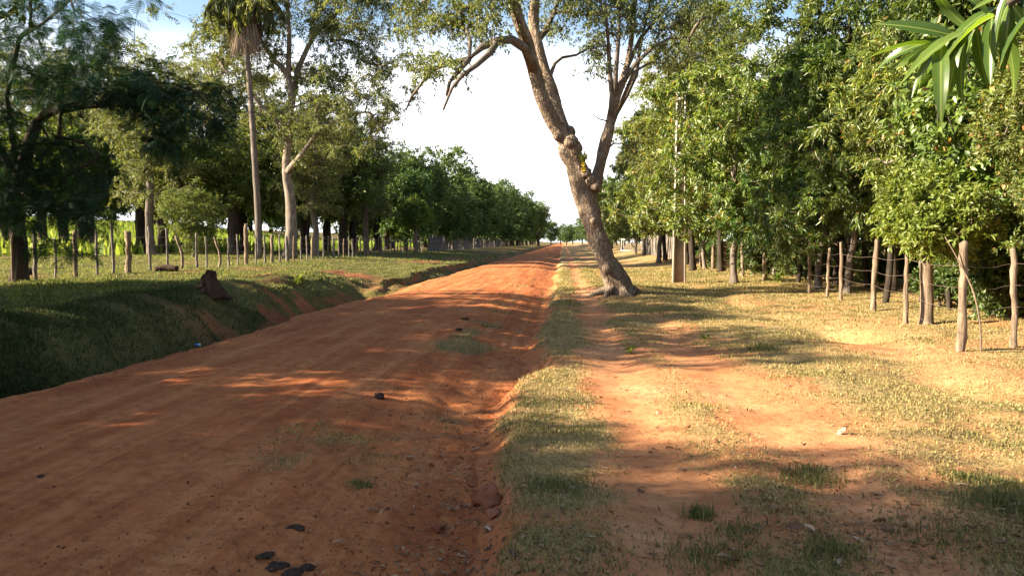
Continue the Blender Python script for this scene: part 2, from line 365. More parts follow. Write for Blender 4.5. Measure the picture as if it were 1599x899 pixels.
def rows():
    y = [-60, -30, -14, -6, -2, 0.2, 1.2]; v = 2.0
    while v < 700: y.append(v); v += max(0.04, 0.0085 * v)
    return np.array(y + [900, 1400, 3000.0])
def grid_mesh(name, Xf, n, Y, zf, gf, m):
    u = np.linspace(0, 1, n); YY = np.repeat(Y[:, None], n, 1); XX = Xf(u[None, :], YY)
    V = np.stack([XX, YY, zf(XX, YY)], -1).reshape(-1, 3)
    i = np.arange(len(Y) - 1)[:, None] * n; j = np.arange(n - 1)[None, :]
    F = np.stack([i + j, i + j + 1, i + n + j + 1, i + n + j], -1).reshape(-1, 4)
    me = mesh_np(name, V, F, m, True)
    a = me.attributes.new('grass', 'FLOAT', 'POINT'); a.data.foreach_set('value', gf(XX, YY).ravel().astype(np.float32))
    return me

def soil_material(name, base, dark, pale, grass_cols, streak=False, edge=None):
    m, t = mat(name); tc = N(t, 'ShaderNodeTexCoord'); P = tc.outputs['Object']
    n1 = noise(t, P, 0.7, 6, 0.65); n2 = noise(t, P, 9, 8, 0.7); n3 = noise(t, P, 60, 4, 0.7)
    col = ramp(t, n1, [(0.3, dark), (0.5, base), (0.72, pale)])
    if streak:
        mp = N(t, 'ShaderNodeMapping'); mp.inputs['Scale'].default_value = (1.0, 0.045, 1.0); lk(t, P, mp.inputs[0])
        st = noise(t, mp.outputs[0], 3.2, 6, 0.6)
        col = mixc(t, ramp(t, st, [(0.46, (0, 0, 0)), (0.66, (0.75, 0.75, 0.75))]), col, pale)
        mp2 = N(t, 'ShaderNodeMapping'); mp2.inputs['Scale'].default_value = (1.0, 0.02, 1.0); lk(t, P, mp2.inputs[0]); st2 = noise(t, mp2.outputs[0], 15, 6, 0.65)
        col = mixc(t, ramp(t, st2, [(0.34, (0.55, 0.55, 0.55)), (0.5, (0, 0, 0))]), col, dark)
        col = mixc(t, ramp(t, st2, [(0.56, (0, 0, 0)), (0.7, (0.4, 0.4, 0.4))]), col, pale)
        col = mixc(t, ramp(t, st, [(0.3, (0.7, 0.7, 0.7)), (0.44, (0, 0, 0))]), col, dark)
    col = mixc(t, ramp(t, n2, [(0.35, (0.55, 0.55, 0.55)), (0.55, (0, 0, 0))]), col, tuple(x * 0.6 for x in dark))
    col = mixc(t, ramp(t, n3, [(0.58, (0, 0, 0)), (0.75, (0.5, 0.5, 0.5))]), col, tuple(min(1, x * 1.35) for x in pale))
    if edge:
        sx = N(t, 'ShaderNodeSeparateXYZ'); lk(t, P, sx.inputs[0]); ea = N(t, 'ShaderNodeMath', operation='MULTIPLY_ADD'); lk(t, n1, ea.inputs[0]); ea.inputs[1].default_value = 1.2; lk(t, sx.outputs[0], ea.inputs[2])
        em = N(t, 'ShaderNodeMapRange'); setin(em, **{'From Min': 0.2, 'From Max': 1.1, 'To Min': 0.85, 'To Max': 0.0}); lk(t, ea.outputs[0], em.inputs[0]); col = mixc(t, em.outputs[0], col, edge)
    at_ = N(t, 'ShaderNodeAttribute', attribute_name='grass')
    ng = noise(t, P, 26, 6, 0.75); ng2 = noise(t, P, 1.3, 4)
    gcol = mixc(t, ramp(t, ng2, [(0.4, (0, 0, 0)), (0.62, (1, 1, 1))]), grass_cols[0], grass_cols[1])
    gcol = mixc(t, ramp(t, ng, [(0.35, (0.75, 0.75, 0.75)), (0.6, (0, 0, 0))]), gcol, tuple(x * 0.5 for x in grass_cols[0]))
    ad = N(t, 'ShaderNodeMath', operation='ADD'); lk(t, at_.outputs['Fac'], ad.inputs[0]); 
    sb = N(t, 'ShaderNodeMath', operation='MULTIPLY_ADD'); lk(t, ng, sb.inputs[0]); sb.inputs[1].default_value = 1.3; sb.inputs[2].default_value = -0.65
    lk(t, sb.outputs[0], ad.inputs[1])
    fac = ramp(t, ad.outputs[0], [(0.35, (0, 0, 0)), (0.75, (0.85, 0.85, 0.85))])
    col = mixc(t, fac, col, gcol)
    hb = N(t, 'ShaderNodeMath', operation='MULTIPLY_ADD'); lk(t, n3, hb.inputs[0]); hb.inputs[1].default_value = 0.35; lk(t, n2, hb.inputs[2])
    finish(t, col, 0.95, hb.outputs[0], 0.7, 0.03, 0.08)
    return m
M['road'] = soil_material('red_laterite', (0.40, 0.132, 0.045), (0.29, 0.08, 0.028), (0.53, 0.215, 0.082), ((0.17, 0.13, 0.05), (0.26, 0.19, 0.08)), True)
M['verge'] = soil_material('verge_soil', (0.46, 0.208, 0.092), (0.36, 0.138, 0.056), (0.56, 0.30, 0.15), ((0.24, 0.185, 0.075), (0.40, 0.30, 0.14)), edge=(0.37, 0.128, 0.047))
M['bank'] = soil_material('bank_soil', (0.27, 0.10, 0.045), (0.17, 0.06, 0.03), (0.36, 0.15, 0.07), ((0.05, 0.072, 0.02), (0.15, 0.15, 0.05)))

Y = rows()
YR = np.concatenate([Y[Y < 40], Y[Y >= 40][::2], Y[-1:]]) if False else Y
road = obj('dirt_road', grid_mesh('dirt_road', lambda u, y: xl(y) + u * (xr(y) - xl(y)), 120, Y, z_road, g_road, M['road']))
tag(road, 'red laterite dirt road running straight to the horizon', None, None, 'structure')
def Xright(u, y):
    k = np.minimum(u / 0.80, 1); return xr(y) + k * 9.5 + np.where(u > 0.80, 9.5 * (np.power(160.0, (u - 0.80) / 0.20) - 1), 0)
verge = obj('grass_verge', grid_mesh('grass_verge', Xright, 150, Y, z_right, g_right, M['verge']))
tag(verge, 'sunlit verge of red soil and dry grass beside the road', None, None, 'structure')
def Xleft(u, y):
    k = np.minimum(u / 0.72, 1); return xl(y) - k * 9.5 - np.where(u > 0.72, 9.5 * (np.power(160.0, (u - 0.72) / 0.28) - 1), 0)
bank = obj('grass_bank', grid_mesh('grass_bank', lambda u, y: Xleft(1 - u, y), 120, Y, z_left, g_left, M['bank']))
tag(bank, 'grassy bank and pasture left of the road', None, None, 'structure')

# ------------------------------------------------------------------ grass, litter and crumbs
def blades(name, P, H, W, mat_, seed, lean=0.5):
    rg = rnd(seed); n = len(P); a = rg.uniform(0, 2 * PI, n); b = a + rg.normal(0, 0.6, n) + PI / 2
    side = np.stack([np.cos(a), np.sin(a), 0 * a], -1) * (W / 2)[:, None]
    ln = np.abs(rg.normal(0, lean, n)); dirv = np.stack([np.cos(b) * ln, np.sin(b) * ln, np.ones(n)], -1); dirv = norm(dirv)
    mid = P + dirv * (H * 0.55)[:, None]
    tip = P + norm(dirv + np.stack([np.cos(b), np.sin(b), 0 * b - 0.4], -1) * (0.5 * ln)[:, None]) * H[:, None]
    V = np.stack([P - side, P + side, mid + side * 0.7, mid - side * 0.7, tip], 1).reshape(-1, 3)
    k = np.arange(n)[:, None] * 5
    return mesh_np(name, V, [k + np.array([[0, 1, 2, 3]]), k + np.array([[3, 2, 4]])], mat_)
def scatter(seed, n, y0, y1, x_of, pw=1.0):
    rg = rnd(seed); u = rg.uniform(size=n)
    Yv = (y0 ** (-pw) + u * (y1 ** (-pw) - y0 ** (-pw))) ** (-1 / pw) if pw else y0 * (y1 / y0) ** u
    lo, hi = x_of(Yv); X = lo + rg.uniform(size=n) * (hi - lo); return X, Yv, rg

M['gr_dry'] = island_mat('dry_grass', [(0, (0.17, 0.145, 0.05)), (0.35, (0.26, 0.21, 0.08)), (0.7, (0.33, 0.26, 0.105)), (1, (0.44, 0.35, 0.16))], 0.8, 0.25)
M['gr_green'] = island_mat('green_grass', [(0, (0.06, 0.08, 0.024)), (0.5, (0.12, 0.13, 0.045)), (1, (0.27, 0.24, 0.10))], 0.75, 0.3)
X, Yv, rg = scatter(101, 620000, 2.4, 45, lambda y: (xr(y) - 1.7, np.minimum(0.72 * y + 0.5, 9.0)), 0.15)
g = np.where(X > xr(Yv) + 0.02, g_right(X, Yv), 0.7 * g_road(X, Yv)) * (0.3 + 0.65 * vn(X * 7, Yv * 7, 71) + 0.5 * vn(X * 2.1, Yv * 2.1, 78)); keep = rg.uniform(size=len(X)) < np.clip((g - 0.08) * 1.1 + 0.05 * (X > xr(Yv) + 0.3), 0, 1)
X, Yv = X[keep], Yv[keep]
gs = 1 + Yv * 0.05
Pg = np.stack([X, Yv, zg(X, Yv) - 0.004], -1)
H = rg.uniform(0.010, 0.030, len(X)) * gs * (0.6 + 0.9 * vn(X * 2, Yv * 2, 72)); Wd = rg.uniform(0.0032, 0.0066, len(X)) * (1 + Yv * 0.12)
dry = rg.uniform(size=len(X)) < 0.80 + 0.9 * (vn(X * 0.8, Yv * 0.6, 73) - 0.45)
tag(obj('dry_grass', blades('dry_grass', Pg[dry], H[dry], Wd[dry], M['gr_dry'], 1, 1.5)), 'short straw coloured grass on the roadside verge', 'grass', None, 'stuff')
tag(obj('green_grass', blades('green_grass', Pg[~dry], H[~dry] * 0.95, Wd[~dry], M['gr_green'], 2, 0.7)), 'short green grass in patches on the roadside verge', 'grass', None, 'stuff')
print('verge blades', len(X))
X, Yv, rg = scatter(102, 190000, 8.5, 80, lambda y: (np.maximum(-0.80 * y, -32), xl(y) - 0.25), 0.2)
g = g_left(X, Yv); keep = rg.uniform(size=len(X)) < np.clip((g - 0.3) * 1.5, 0, 1) * (0.5 + 0.5 * vn(X * 3, Yv * 3, 74)); X, Yv = X[keep], Yv[keep]
Pg = np.stack([X, Yv, zg(X, Yv) - 0.01], -1); H = rg.uniform(0.03, 0.11, len(X)) * (1 + 0.012 * Yv) * (0.45 + 0.9 * vn(X * 1.3, Yv * 1.3, 76) ** 2); Wd = rg.uniform(0.006, 0.011, len(X)) * (1 + 0.06 * Yv)
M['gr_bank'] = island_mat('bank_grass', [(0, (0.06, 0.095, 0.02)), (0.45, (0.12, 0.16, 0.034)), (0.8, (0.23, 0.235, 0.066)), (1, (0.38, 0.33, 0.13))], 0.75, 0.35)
M['gr_ditch_shade'] = island_mat('shade_dark_ditch_grass', [(0, (0.022, 0.036, 0.012)), (0.6, (0.045, 0.065, 0.018)), (1, (0.10, 0.115, 0.035))], 0.8, 0.2)  # bank grass in darker greens, the ditch's shade painted into the blades
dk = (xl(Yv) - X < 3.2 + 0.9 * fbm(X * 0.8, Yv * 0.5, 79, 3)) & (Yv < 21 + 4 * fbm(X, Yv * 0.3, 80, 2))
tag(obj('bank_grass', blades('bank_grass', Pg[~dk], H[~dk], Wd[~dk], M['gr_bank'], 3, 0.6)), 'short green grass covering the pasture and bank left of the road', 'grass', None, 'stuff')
tag(obj('shade_dark_ditch_grass', blades('shade_dark_ditch_grass', Pg[dk], H[dk] * 1.3, Wd[dk], M['gr_ditch_shade'], 5, 0.7)), 'green weeds lining the ditch left of the road, coloured darker for its shade', 'grass', None, 'stuff')
print('bank blades', len(X))
# bright tall crop behind the orchard
rg = rnd(103); n = 30000
Yv = rg.uniform(48, 190, n); X = -rg.uniform(30, 125, n); Pg = np.stack([X, Yv, zg(X, Yv)], -1)
M['crop'] = island_mat('field_crop', [(0, (0.10, 0.16, 0.02)), (0.5, (0.20, 0.27, 0.04)), (1, (0.32, 0.36, 0.08))], 0.7, 0.4)
tag(obj('field_crop', blades('field_crop', Pg, rg.uniform(0.7, 1.5, n), rg.uniform(0.15, 0.4, n), M['crop'], 4, 0.4)), 'bright yellow green crop in the sunny field behind the orchard', 'crop', None, 'stuff')

# soil crumbs on the road
octV = np.array([(1, 0, -.4), (-.6, .8, -.4), (-.6, -.8, -.4), (.1, 0, .7)], float)
octF = np.array([(0, 1, 3), (1, 2, 3), (2, 0, 3), (0, 2, 1)])
X, Yv, rg = scatter(104, 52000, 2.4, 22, lambda y: (np.maximum(xl(y), -0.72 * y - 0.2), xr(y) + 0.25), 0.5)
t = (X - xl(Yv)) / (xr(Yv) - xl(Yv)); pk = np.clip(sst(0.5, 0.85, t) + 0.8 * sst(0.22, 0.08, t) + 0.10, 0, 1) * (0.3 + vn(X * 2, Yv * 2, 75)); keep = rg.uniform(size=len(X)) < pk
X, Yv = X[keep], Yv[keep]; n = len(X)
S = rg.uniform(0.0012, 0.0042, n) * (1 + 3.0 * rg.uniform(size=n) ** 14) * (1 + 0.06 * Yv)
V, F = inst(octV, octF, np.stack([X, Yv, zg(X, Yv) + S * 0.3], -1), unit(rg, n), unit(rg, n), np.stack([S, S * rg.uniform(.5, 1, n), S * rg.uniform(.4, .9, n)], -1))
M['crumb'] = island_mat('soil_crumb', [(0, (0.10, 0.04, 0.022)), (0.4, (0.26, 0.105, 0.05)), (1, (0.44, 0.2, 0.1))])
tag(obj('soil_crumbs', mesh_np('soil_crumbs', V, F, M['crumb'])), 'crumbs of red soil along the road edges', 'soil crumbs', None, 'stuff')

# fallen leaves: the small ones as litter, the large ones one by one
lfV = np.array([(-.5, 0, 0), (-.2, .17, .05), (.2, .15, .07), (.5, 0, .0), (.2, -.15, .05), (-.2, -.17, .09), (0, 0, -0.01)], float)
lfF = np.array([(0, 6, 1), (1, 6, 2), (2, 6, 3), (3, 6, 4), (4, 6, 5), (5, 6, 0)])
def leaf_spots(seed, n, y0, y1, xo): return scatter(seed, n, y0, y1, xo, 0.6)
X, Yv, rg = leaf_spots(105, 34000, 2.4, 26, lambda y: (xr(y) - 0.75, np.minimum(0.72 * y + .4, 8.5)))
s = X - xr(Yv); pk = 0.36 + 0.4 * sst(4.8, 6.5, X) + 0.9 * np.exp(-((s + 0.1) / 0.28) ** 2) + 0.6 * sst(6, 4, Yv) * sst(0.8, 1.6, X); keep = rg.uniform(size=len(X)) < pk * (0.2 + 1.0 * vn(X * 1.7, Yv * 1.7, 77)); X, Yv = X[keep], Yv[keep]; n = len(X)
S = (0.009 + 0.03 * rg.uniform(size=n) ** 2) * (1 + 0.03 * Yv); zz = zg(X, Yv)
V, F = inst(lfV, lfF, np.stack([X, Yv, zz + 0.006 + S * 0.05], -1), unit(rg, n) * [1, 1, .25], np.array([[0, 0, 1.0]]) + 0.45 * unit(rg, n), np.stack([S * rg.uniform(.8, 1.6, n), S, S * rg.uniform(.5, 2.5, n)], -1))
M['litter'] = island_mat('dry_leaf', [(0, (0.09, 0.045, 0.025)), (0.5, (0.22, 0.12, 0.065)), (0.85, (0.34, 0.22, 0.13)), (1, (0.45, 0.33, 0.21))], 0.75, 0.1)
tag(obj('leaf_litter', mesh_np('leaf_litter', V, F, M['litter'])), 'small dry leaves scattered over the verge and in the gully', 'leaf litter', None, 'stuff')
print('litter', n)

# ------------------------------------------------------------------ trees
diaV = np.array([(0, 0, 0), (.45, .5, .10), (1, 0, -.06), (.45, -.5, .10), (.5, 0, 0)], float)
diaF = np.array([(0, 4, 1), (1, 4, 2), (0, 3, 4), (3, 2, 4)])
twoV = np.array([(0, 0, 0), (.45, .5, .10), (1, 0, -.04), (.45, -.5, .10)], float)
twoF = np.array([(0, 2, 1), (0, 3, 2)])
def frond_template(pairs=12, ll=0.26):
    V = []; F = []
    for i in range(pairs):
        u = (i + 1) / (pairs + 0.5); L = ll * math.sin(PI * (0.12 + 0.83 * u)) + 0.04; w_ = 0.017
        z = 0.10 * math.sin(PI * u) - 0.12 * u * u
        for s in (-1, 1):
            k = len(V); V += [(u - w_, 0, z), (u + w_, 0, z), (u + 0.10 + w_, s * L, z - 0.22 * L), (u + 0.10 - w_, s * L, z - 0.22 * L)]; F.append((k, k + 1, k + 2, k + 3))
    return np.array(V), np.array(F)
FRV, FRF = frond_template()

def foliage(C, rc, per, L, W, droop, seed, kind='dia', twigs=10, up=0.35, flat=0.75):
    """leaves on short twigs around every clump centre C"""
    rg = rnd(seed); n = len(C)
    tw = unit(rg, n * twigs); tw[:, 2] = tw[:, 2] * flat + up * rg.uniform(-.3, 1, n * twigs); tw = norm(tw)
    base = np.repeat(C, twigs, 0); rcl = np.repeat(rc * rg.uniform(.7, 1.3, n), twigs) * rg.uniform(.55, 1.15, n * twigs)
    k = max(1, per // twigs); tot = n * twigs * k
    T = np.repeat(tw, k, 0); B = np.repeat(base, k, 0); Rr = np.repeat(rcl, k)
    s = rg.uniform(0.15, 1.0, tot) ** 0.8
    P = B + T * (Rr * s)[:, None]; P[:, 2] -= droop * 0.35 * Rr * s * s
    P += rg.normal(0, 0.05, (tot, 3)) * rc
    D = norm(T * 0.55 + unit(rg, tot) * 0.75 + np.array([0, 0, -droop]))
    Nn = norm(np.array([-0.15, 0, 0.7]) + 0.95 * unit(rg, tot) + 0.35 * T)
    Ls = L * rg.uniform(.65, 1.25, tot)
    if kind == 'frond': Nn = norm(np.array([0, 0, 1.0]) + 0.4 * unit(rg, tot)); return inst(FRV, FRF, P, D, Nn, Ls)
    tv, tf = (diaV, diaF) if kind == 'dia' else (twoV, twoF)
    Wf = W * rg.uniform(.75, 1.25, tot)
    return inst(tv, tf, P, D, Nn, np.stack([Ls, Wf, Ls], -1))

def skeleton(paths, clumps, seed, curl=0.18, upw=0.5, step=0.55):
    """paths: list of (points, parent_path, index_on_parent); clumps hang on the nearest wood. -> nodes, parents"""
    rg = rnd(seed); nodes = []; par = []; ids = []
    for pts, pp, pi in paths:
        pts = np.asarray(pts, float); my = []
        for k, p in enumerate(pts):
            if k == 0 and pp is not None: my.append(ids[pp][pi]); continue
            nodes.append(p); par.append(my[-1] if my else -1); my.append(len(nodes) - 1)
        ids.append(my)
    fixed = len(nodes); lowcut = nodes[min(2, len(nodes) - 1)][2]
    ax = np.array(nodes); order = np.argsort([np.min(np.linalg.norm(ax - c, axis=1)) for c in clumps])
    ends = []; zmin = ax[:, 2].min()
    for ci in order:
        c = clumps[ci]; A = np.array(nodes); d = A - c; dist = np.linalg.norm(d, axis=1)
        cost = dist + upw * np.maximum(0, d[:, 2] + 0.15 * dist) + np.where(A[:, 2] < zmin + 0.33 * (c[2] - zmin), 0.8 * dist, 0)
        b = int(np.argmin(cost)); p0 = A[b]; L = dist[b]; k = max(2, int(L / step))
        mid = (p0 + c) / 2 + np.array([0, 0, 0.16 * L]) + rg.normal(0, curl * L * 0.6, 3); last = b
        for q in range(1, k + 1):
            t_ = q / k; p = (1 - t_) ** 2 * p0 + 2 * t_ * (1 - t_) * mid + t_ * t_ * c + (rg.normal(0, 0.03 * L, 3) if q < k else 0)
            nodes.append(p); par.append(last); last = len(nodes) - 1
        ends.append(last)
    return np.array(nodes), np.array(par), ends, ids
def wood(nodes, par, ends, r0, rtip, flare=0.45, fixed_r=None, rough=0.12, seed=0, minr=0.0, skip=0):
    n = len(nodes); cnt = np.zeros(n)
    for e in ends: cnt[e] += 1
    for i in range(n - 1, -1, -1):
        cnt[i] = max(cnt[i], 1)
        if par[i] >= 0: cnt[par[i]] += cnt[i] if True else 0
    p = math.log(r0 / rtip) / math.log(max(cnt[0], 2)); r = rtip * cnt ** p
    if fixed_r is not None: r[:len(fixed_r)] = fixed_r
    else:
        zz = nodes[:, 2] - nodes[0, 2]; main = np.zeros(n, bool); main[0] = True
        r = r * (1 + flare * np.exp(-zz / (r0 * 1.2)) * (r > r0 * 0.6))
    kids = [[] for _ in range(n)]
    for i in range(1, n):
        if par[i] >= 0: kids[par[i]].append(i)
    tr, br = MB(), MB(); starts = [(0, -1)]; first = True
    while starts:
        s, pa = starts.pop(); ch = ([pa] if pa >= 0 else []) + [s]; cur = s
        while kids[cur]:
            ks = sorted(kids[cur], key=lambda k: -cnt[k]); starts += [(k, cur) for k in ks[1:]]; cur = ks[0]; ch.append(cur)
        if skip:
            lead = [q for q in range(len(ch)) if ch[q] < skip]
            if lead: ch = ch[lead[-1]:]; pa = ch[0]; first = False
            if len(ch) < 2: continue
        rr = r[ch].copy()
        if pa >= 0: rr[0] = min(rr[0], rr[1] * 1.25)
        if rr.max() < minr or len(ch) < 2: first = False; continue
        rm = rr[min(1, len(rr) - 1)]; sides = 14 if rm > 0.15 else 8 if rm > 0.06 else 5 if rm > 0.025 else 3
        pts = nodes[ch]
        if first and len(pts) > 2: q = spline(pts, 4); rr = np.interp(np.linspace(0, len(rr) - 1, len(q)), np.arange(len(rr)), rr); pts = q
        V, F = tube(pts, rr, sides, True, rough if rm > 0.06 else 0, seed)
        (tr if first else br).add(V, F); first = False
    return tr, br

def crown_points(ells, n, seed, shell=0.55, spacing=0.0):
    rg = rnd(seed); vol = np.array([e[3] * e[4] * e[5] for e in ells]); pick = rg.choice(len(ells), n, p=vol / vol.sum())
    E = np.array(ells)[pick]; d = unit(rg, n); u = rg.uniform(size=n) ** (1 / 3); u = shell * u ** 0.45 + (1 - shell) * u
    lump = 0.82 + 0.3 * fbm(d[:, 0] * 1.6 + pick * 3, d[:, 1] * 1.6 + d[:, 2] * 1.3, seed, 2)
    return E[:, :3] + d * E[:, 3:] * (u * lump)[:, None]

def tree_proto(name, seed, trunk, r0, ells, ncl, rc, per, leaf, droop, lm, bm, kind='two', rtip=0.007, twigs=10, shell=0.55, minr=0.0, up=0.35, extra=None):
    """meshes of one kind of tree: trunk, branches, crown"""
    C = crown_points(ells, ncl, seed, shell)
    if extra is not None: C = np.concatenate([C, np.asarray(extra, float)])
    paths = [(spline(trunk, 3), None, 0)]
    nodes, par, ends, ids = skeleton(paths, C, seed + 1)
    tr, br = wood(nodes, par, ends, r0, rtip, seed=seed, minr=minr)
    V, F = foliage(C, rc, per, leaf[0], leaf[1], droop, seed + 2, kind, twigs, up)
    return dict(name=name, trunk=tr.mesh(name + '_trunk', bm, True), branches=br.mesh(name + '_branches', bm, True) if br.n else None, crown=mesh_np(name + '_crown', V, F, lm))
def plant(pr, X, Y_, label, cat='tree', group=None, rz=0, sc=1.0, name=None, dz=-0.06):
    p = on(X, Y_); o = thing(name or pr['name'], (X, Y_, p[2] + dz), label, cat, group, rz, sc)
    tk_ = obj('trunk', pr['trunk'], o)
    if pr['branches']: obj('branches', pr['branches'], tk_)
    obj('crown', pr['crown'], o)
    return o

print('materials and ground done')
# ---- the leaning tree between road and verge
_t = 'twentieth twenty-first twenty-second twenty-third twenty-fourth twenty-fifth twenty-sixth twenty-seventh twenty-eighth twenty-ninth thirtieth'.split()
ORD = 'first second third fourth fifth sixth seventh eighth ninth tenth eleventh twelfth thirteenth fourteenth fifteenth sixteenth seventeenth eighteenth nineteenth'.split() + _t
def px_path(pts, Y0):
    return np.array([at(p[0], p[1], Y0 + (p[2] if len(p) > 2 else 0)) for p in pts])
TY = 23.4; PXM = TY / FPX
tb = ground_at(966, 458); TY = tb[1]; PXM = TY / FPX
root0 = np.array([tb[0], tb[1], tb[2] - 0.12])
T0 = [(972, 464), (966, 446), (955, 424), (942, 400), (931, 366), (922, 336), (914, 306), (906, 276), (896, 246), (886, 222)]
R0 = [22, 19, 17, 15.5, 15, 15, 15.2, 16, 16, 14.5]
LA = [(886, 222), (872, 203, -.1), (856, 176, -.25), (843, 146, -.4), (834, 112, -.5), (826, 80, -.6), (815, 45, -.7), (803, 8, -.8), (793, -40, -.9), (786, -90, -1.0), (775, -150, -1)]
RA = [14.5, 13, 11.5, 10.5, 10, 9.5, 9.5, 9, 8, 6.5, 4]
LB = [(886, 222), (876, 194, .25), (866, 160, .4), (856, 128, .5), (846, 98, .6), (838, 64, .7), (833, 30, .8), (836, 0, .8), (846, -40, .9), (850, -90, 1)]
RB = [12, 10.5, 10, 9.5, 9, 8.5, 9, 8, 6, 4]
RC_ = [(914, 306), (926, 296, .2), (934, 270, .3), (941, 240, .4), (948, 214, .4), (953, 190, .4), (960, 160, .5), (970, 134, .5), (978, 108, .6), (984, 76, .7), (988, 40, .8), (992, 0, .9), (1000, -50, 1)]
RCr = [11, 10, 8.8, 8.4, 8.8, 7.5, 6.6, 6, 5, 4.2, 3.8, 3.4, 2.6]
paths_px = [T0, LA, LB, RC_,
    [(834, 112, -.5), (820, 76, -1.2), (800, 62, -1.8), (776, 64, -2.2), (752, 74, -2.4), (733, 92, -2.5), (715, 112, -2.4), (702, 128, -2.3), (697, 150, -2.2)],
    [(776, 64, -2.2), (766, 82, -2.6), (744, 102, -2.8), (722, 118, -3), (706, 138, -3), (692, 172, -3)],
    [(733, 92, -2.5), (700, 100, -2.0), (678, 108, -1.8), (660, 128, -1.6), (642, 152, -1.4), (634, 172, -1.2)],
    [(733, 92, -2.5), (734, 66, -2.3), (728, 44, -2), (712, 32, -1.6), (690, 28, -1.2), (668, 14, -1)],
    [(826, 80, -.6), (806, 20, -2), (780, -30, -3), (740, -60, -4)],
    [(856, 128, .5), (866, 100, 1), (878, 90, 1.4), (900, 86, 1.8), (930, 70, 2.2), (956, 40, 2.4)],
    [(838, 64, .7), (850, 50, 1.2), (866, 20, 1.6), (880, -30, 2), (890, -80, 2.2)],
    [(953, 190, .4), (956, 150, .2), (952, 110, 0), (950, 70, -.2), (946, 20, -.4), (944, -30, -.5)],
    [(948, 214, .4), (962, 178, .8), (978, 150, 1), (994, 116, 1.2), (1000, 70, 1.4), (1012, 20, 1.6), (1020, -30, 1.8)],
    [(960, 160, .5), (962, 110, .3), (966, 60, .2), (968, 10, .1), (972, -40, 0)],
    [(970, 134, .5), (992, 100, .3), (1020, 74, .1), (1046, 60, 0), (1074, 58, -.2)],
    [(978, 108, .6), (1000, 60, 1), (1034, 20, 1.4), (1060, -20, 1.8)],
    [(962, 178, .8), (990, 112, .5), (1016, 98, .3), (1044, 100, .2)],
    [(953, 190, .4), (936, 186, 0), (925, 178, -.3), (908, 180, -.5)],
    [(941, 240, .4), (958, 224, .6), (972, 224, .8), (986, 236, 1)],
]
rad_px = [R0, LA and RA, RB, RCr]
def ppx(i): return px_path(paths_px[i], TY) - root0
P0 = [ppx(i) for i in range(len(paths_px))]
link = [(None, 0), (0, 9), (0, 9), (0, 6), (1, 4), (4, 3), (4, 5), (4, 5), (1, 5), (2, 3), (2, 5), (3, 5), (3, 4), (3, 6), (3, 7), (3, 8), (12, 1), (3, 5), (3, 3)]
fixed = []
for i, p in enumerate(P0):
    n_ = len(p)
    if i < 4: rr = np.array(rad_px[i][:n_], float) * PXM
    else:
        r1 = {4: 7.5, 5: 5, 6: 4, 7: 3.5, 8: 5, 9: 3.5, 10: 6, 11: 5, 12: 5, 13: 4.5, 14: 4, 15: 4, 16: 3.5, 17: 1.5, 18: 2}[i] * PXM
        rr = np.linspace(r1, r1 * 0.3, n_)
    fixed += list(rr if link[i][0] is None else rr[1:])
rg = rnd(7)
def blobs(spec, seed):
    r_ = rnd(seed); out = []
    for x, y, rx, ry, d, n in spec:
        for _ in range(n):
            a = r_.normal(size=3) * 0.55; out.append(at(x + rx * a[0], y + ry * a[1], TY + d + 1.2 * a[2]) - root0)
    return np.array(out)
MC = blobs([(690, 25, 60, 25, -1.5, 26), (760, 15, 40, 25, -3, 18), (640, 10, 25, 25, -1, 12), (665, 105, 28, 22, -1.7, 11), (745, 55, 30, 20, -2, 9), (700, 110, 25, 25, -2.5, 6), (720, -40, 90, 30, -2, 24),
            (800, -60, 60, 30, 0, 20), (900, 0, 60, 28, 1.5, 26), (960, 10, 50, 30, .5, 22), (940, 90, 20, 30, 0, 8), (1020, 20, 50, 35, 1, 30), (1070, 30, 40, 35, 0, 22), (960, -60, 90, 30, 1, 30), (1040, 85, 35, 18, 0, 10),
            (858, 40, 20, 30, 1, 7), (870, -60, 60, 25, 1.5, 16), (850, -130, 130, 40, 0, 40), (690, -100, 80, 30, -2, 18), (925, 60, 30, 25, 1, 8), (985, 236, 14, 12, 1, 3)], 11)
nodes, par, ends, ids = skeleton([(P0[i], link[i][0], link[i][1]) for i in range(len(P0))], MC, 5, curl=0.3, upw=0.15, step=0.35)
nmain = len(P0[0]) + sum(len(P0[i]) - 1 for i in (1, 2, 3))
tr, br = wood(nodes, par, ends, 0.5, 0.006, fixed_r=np.array(fixed), seed=3, skip=nmain)
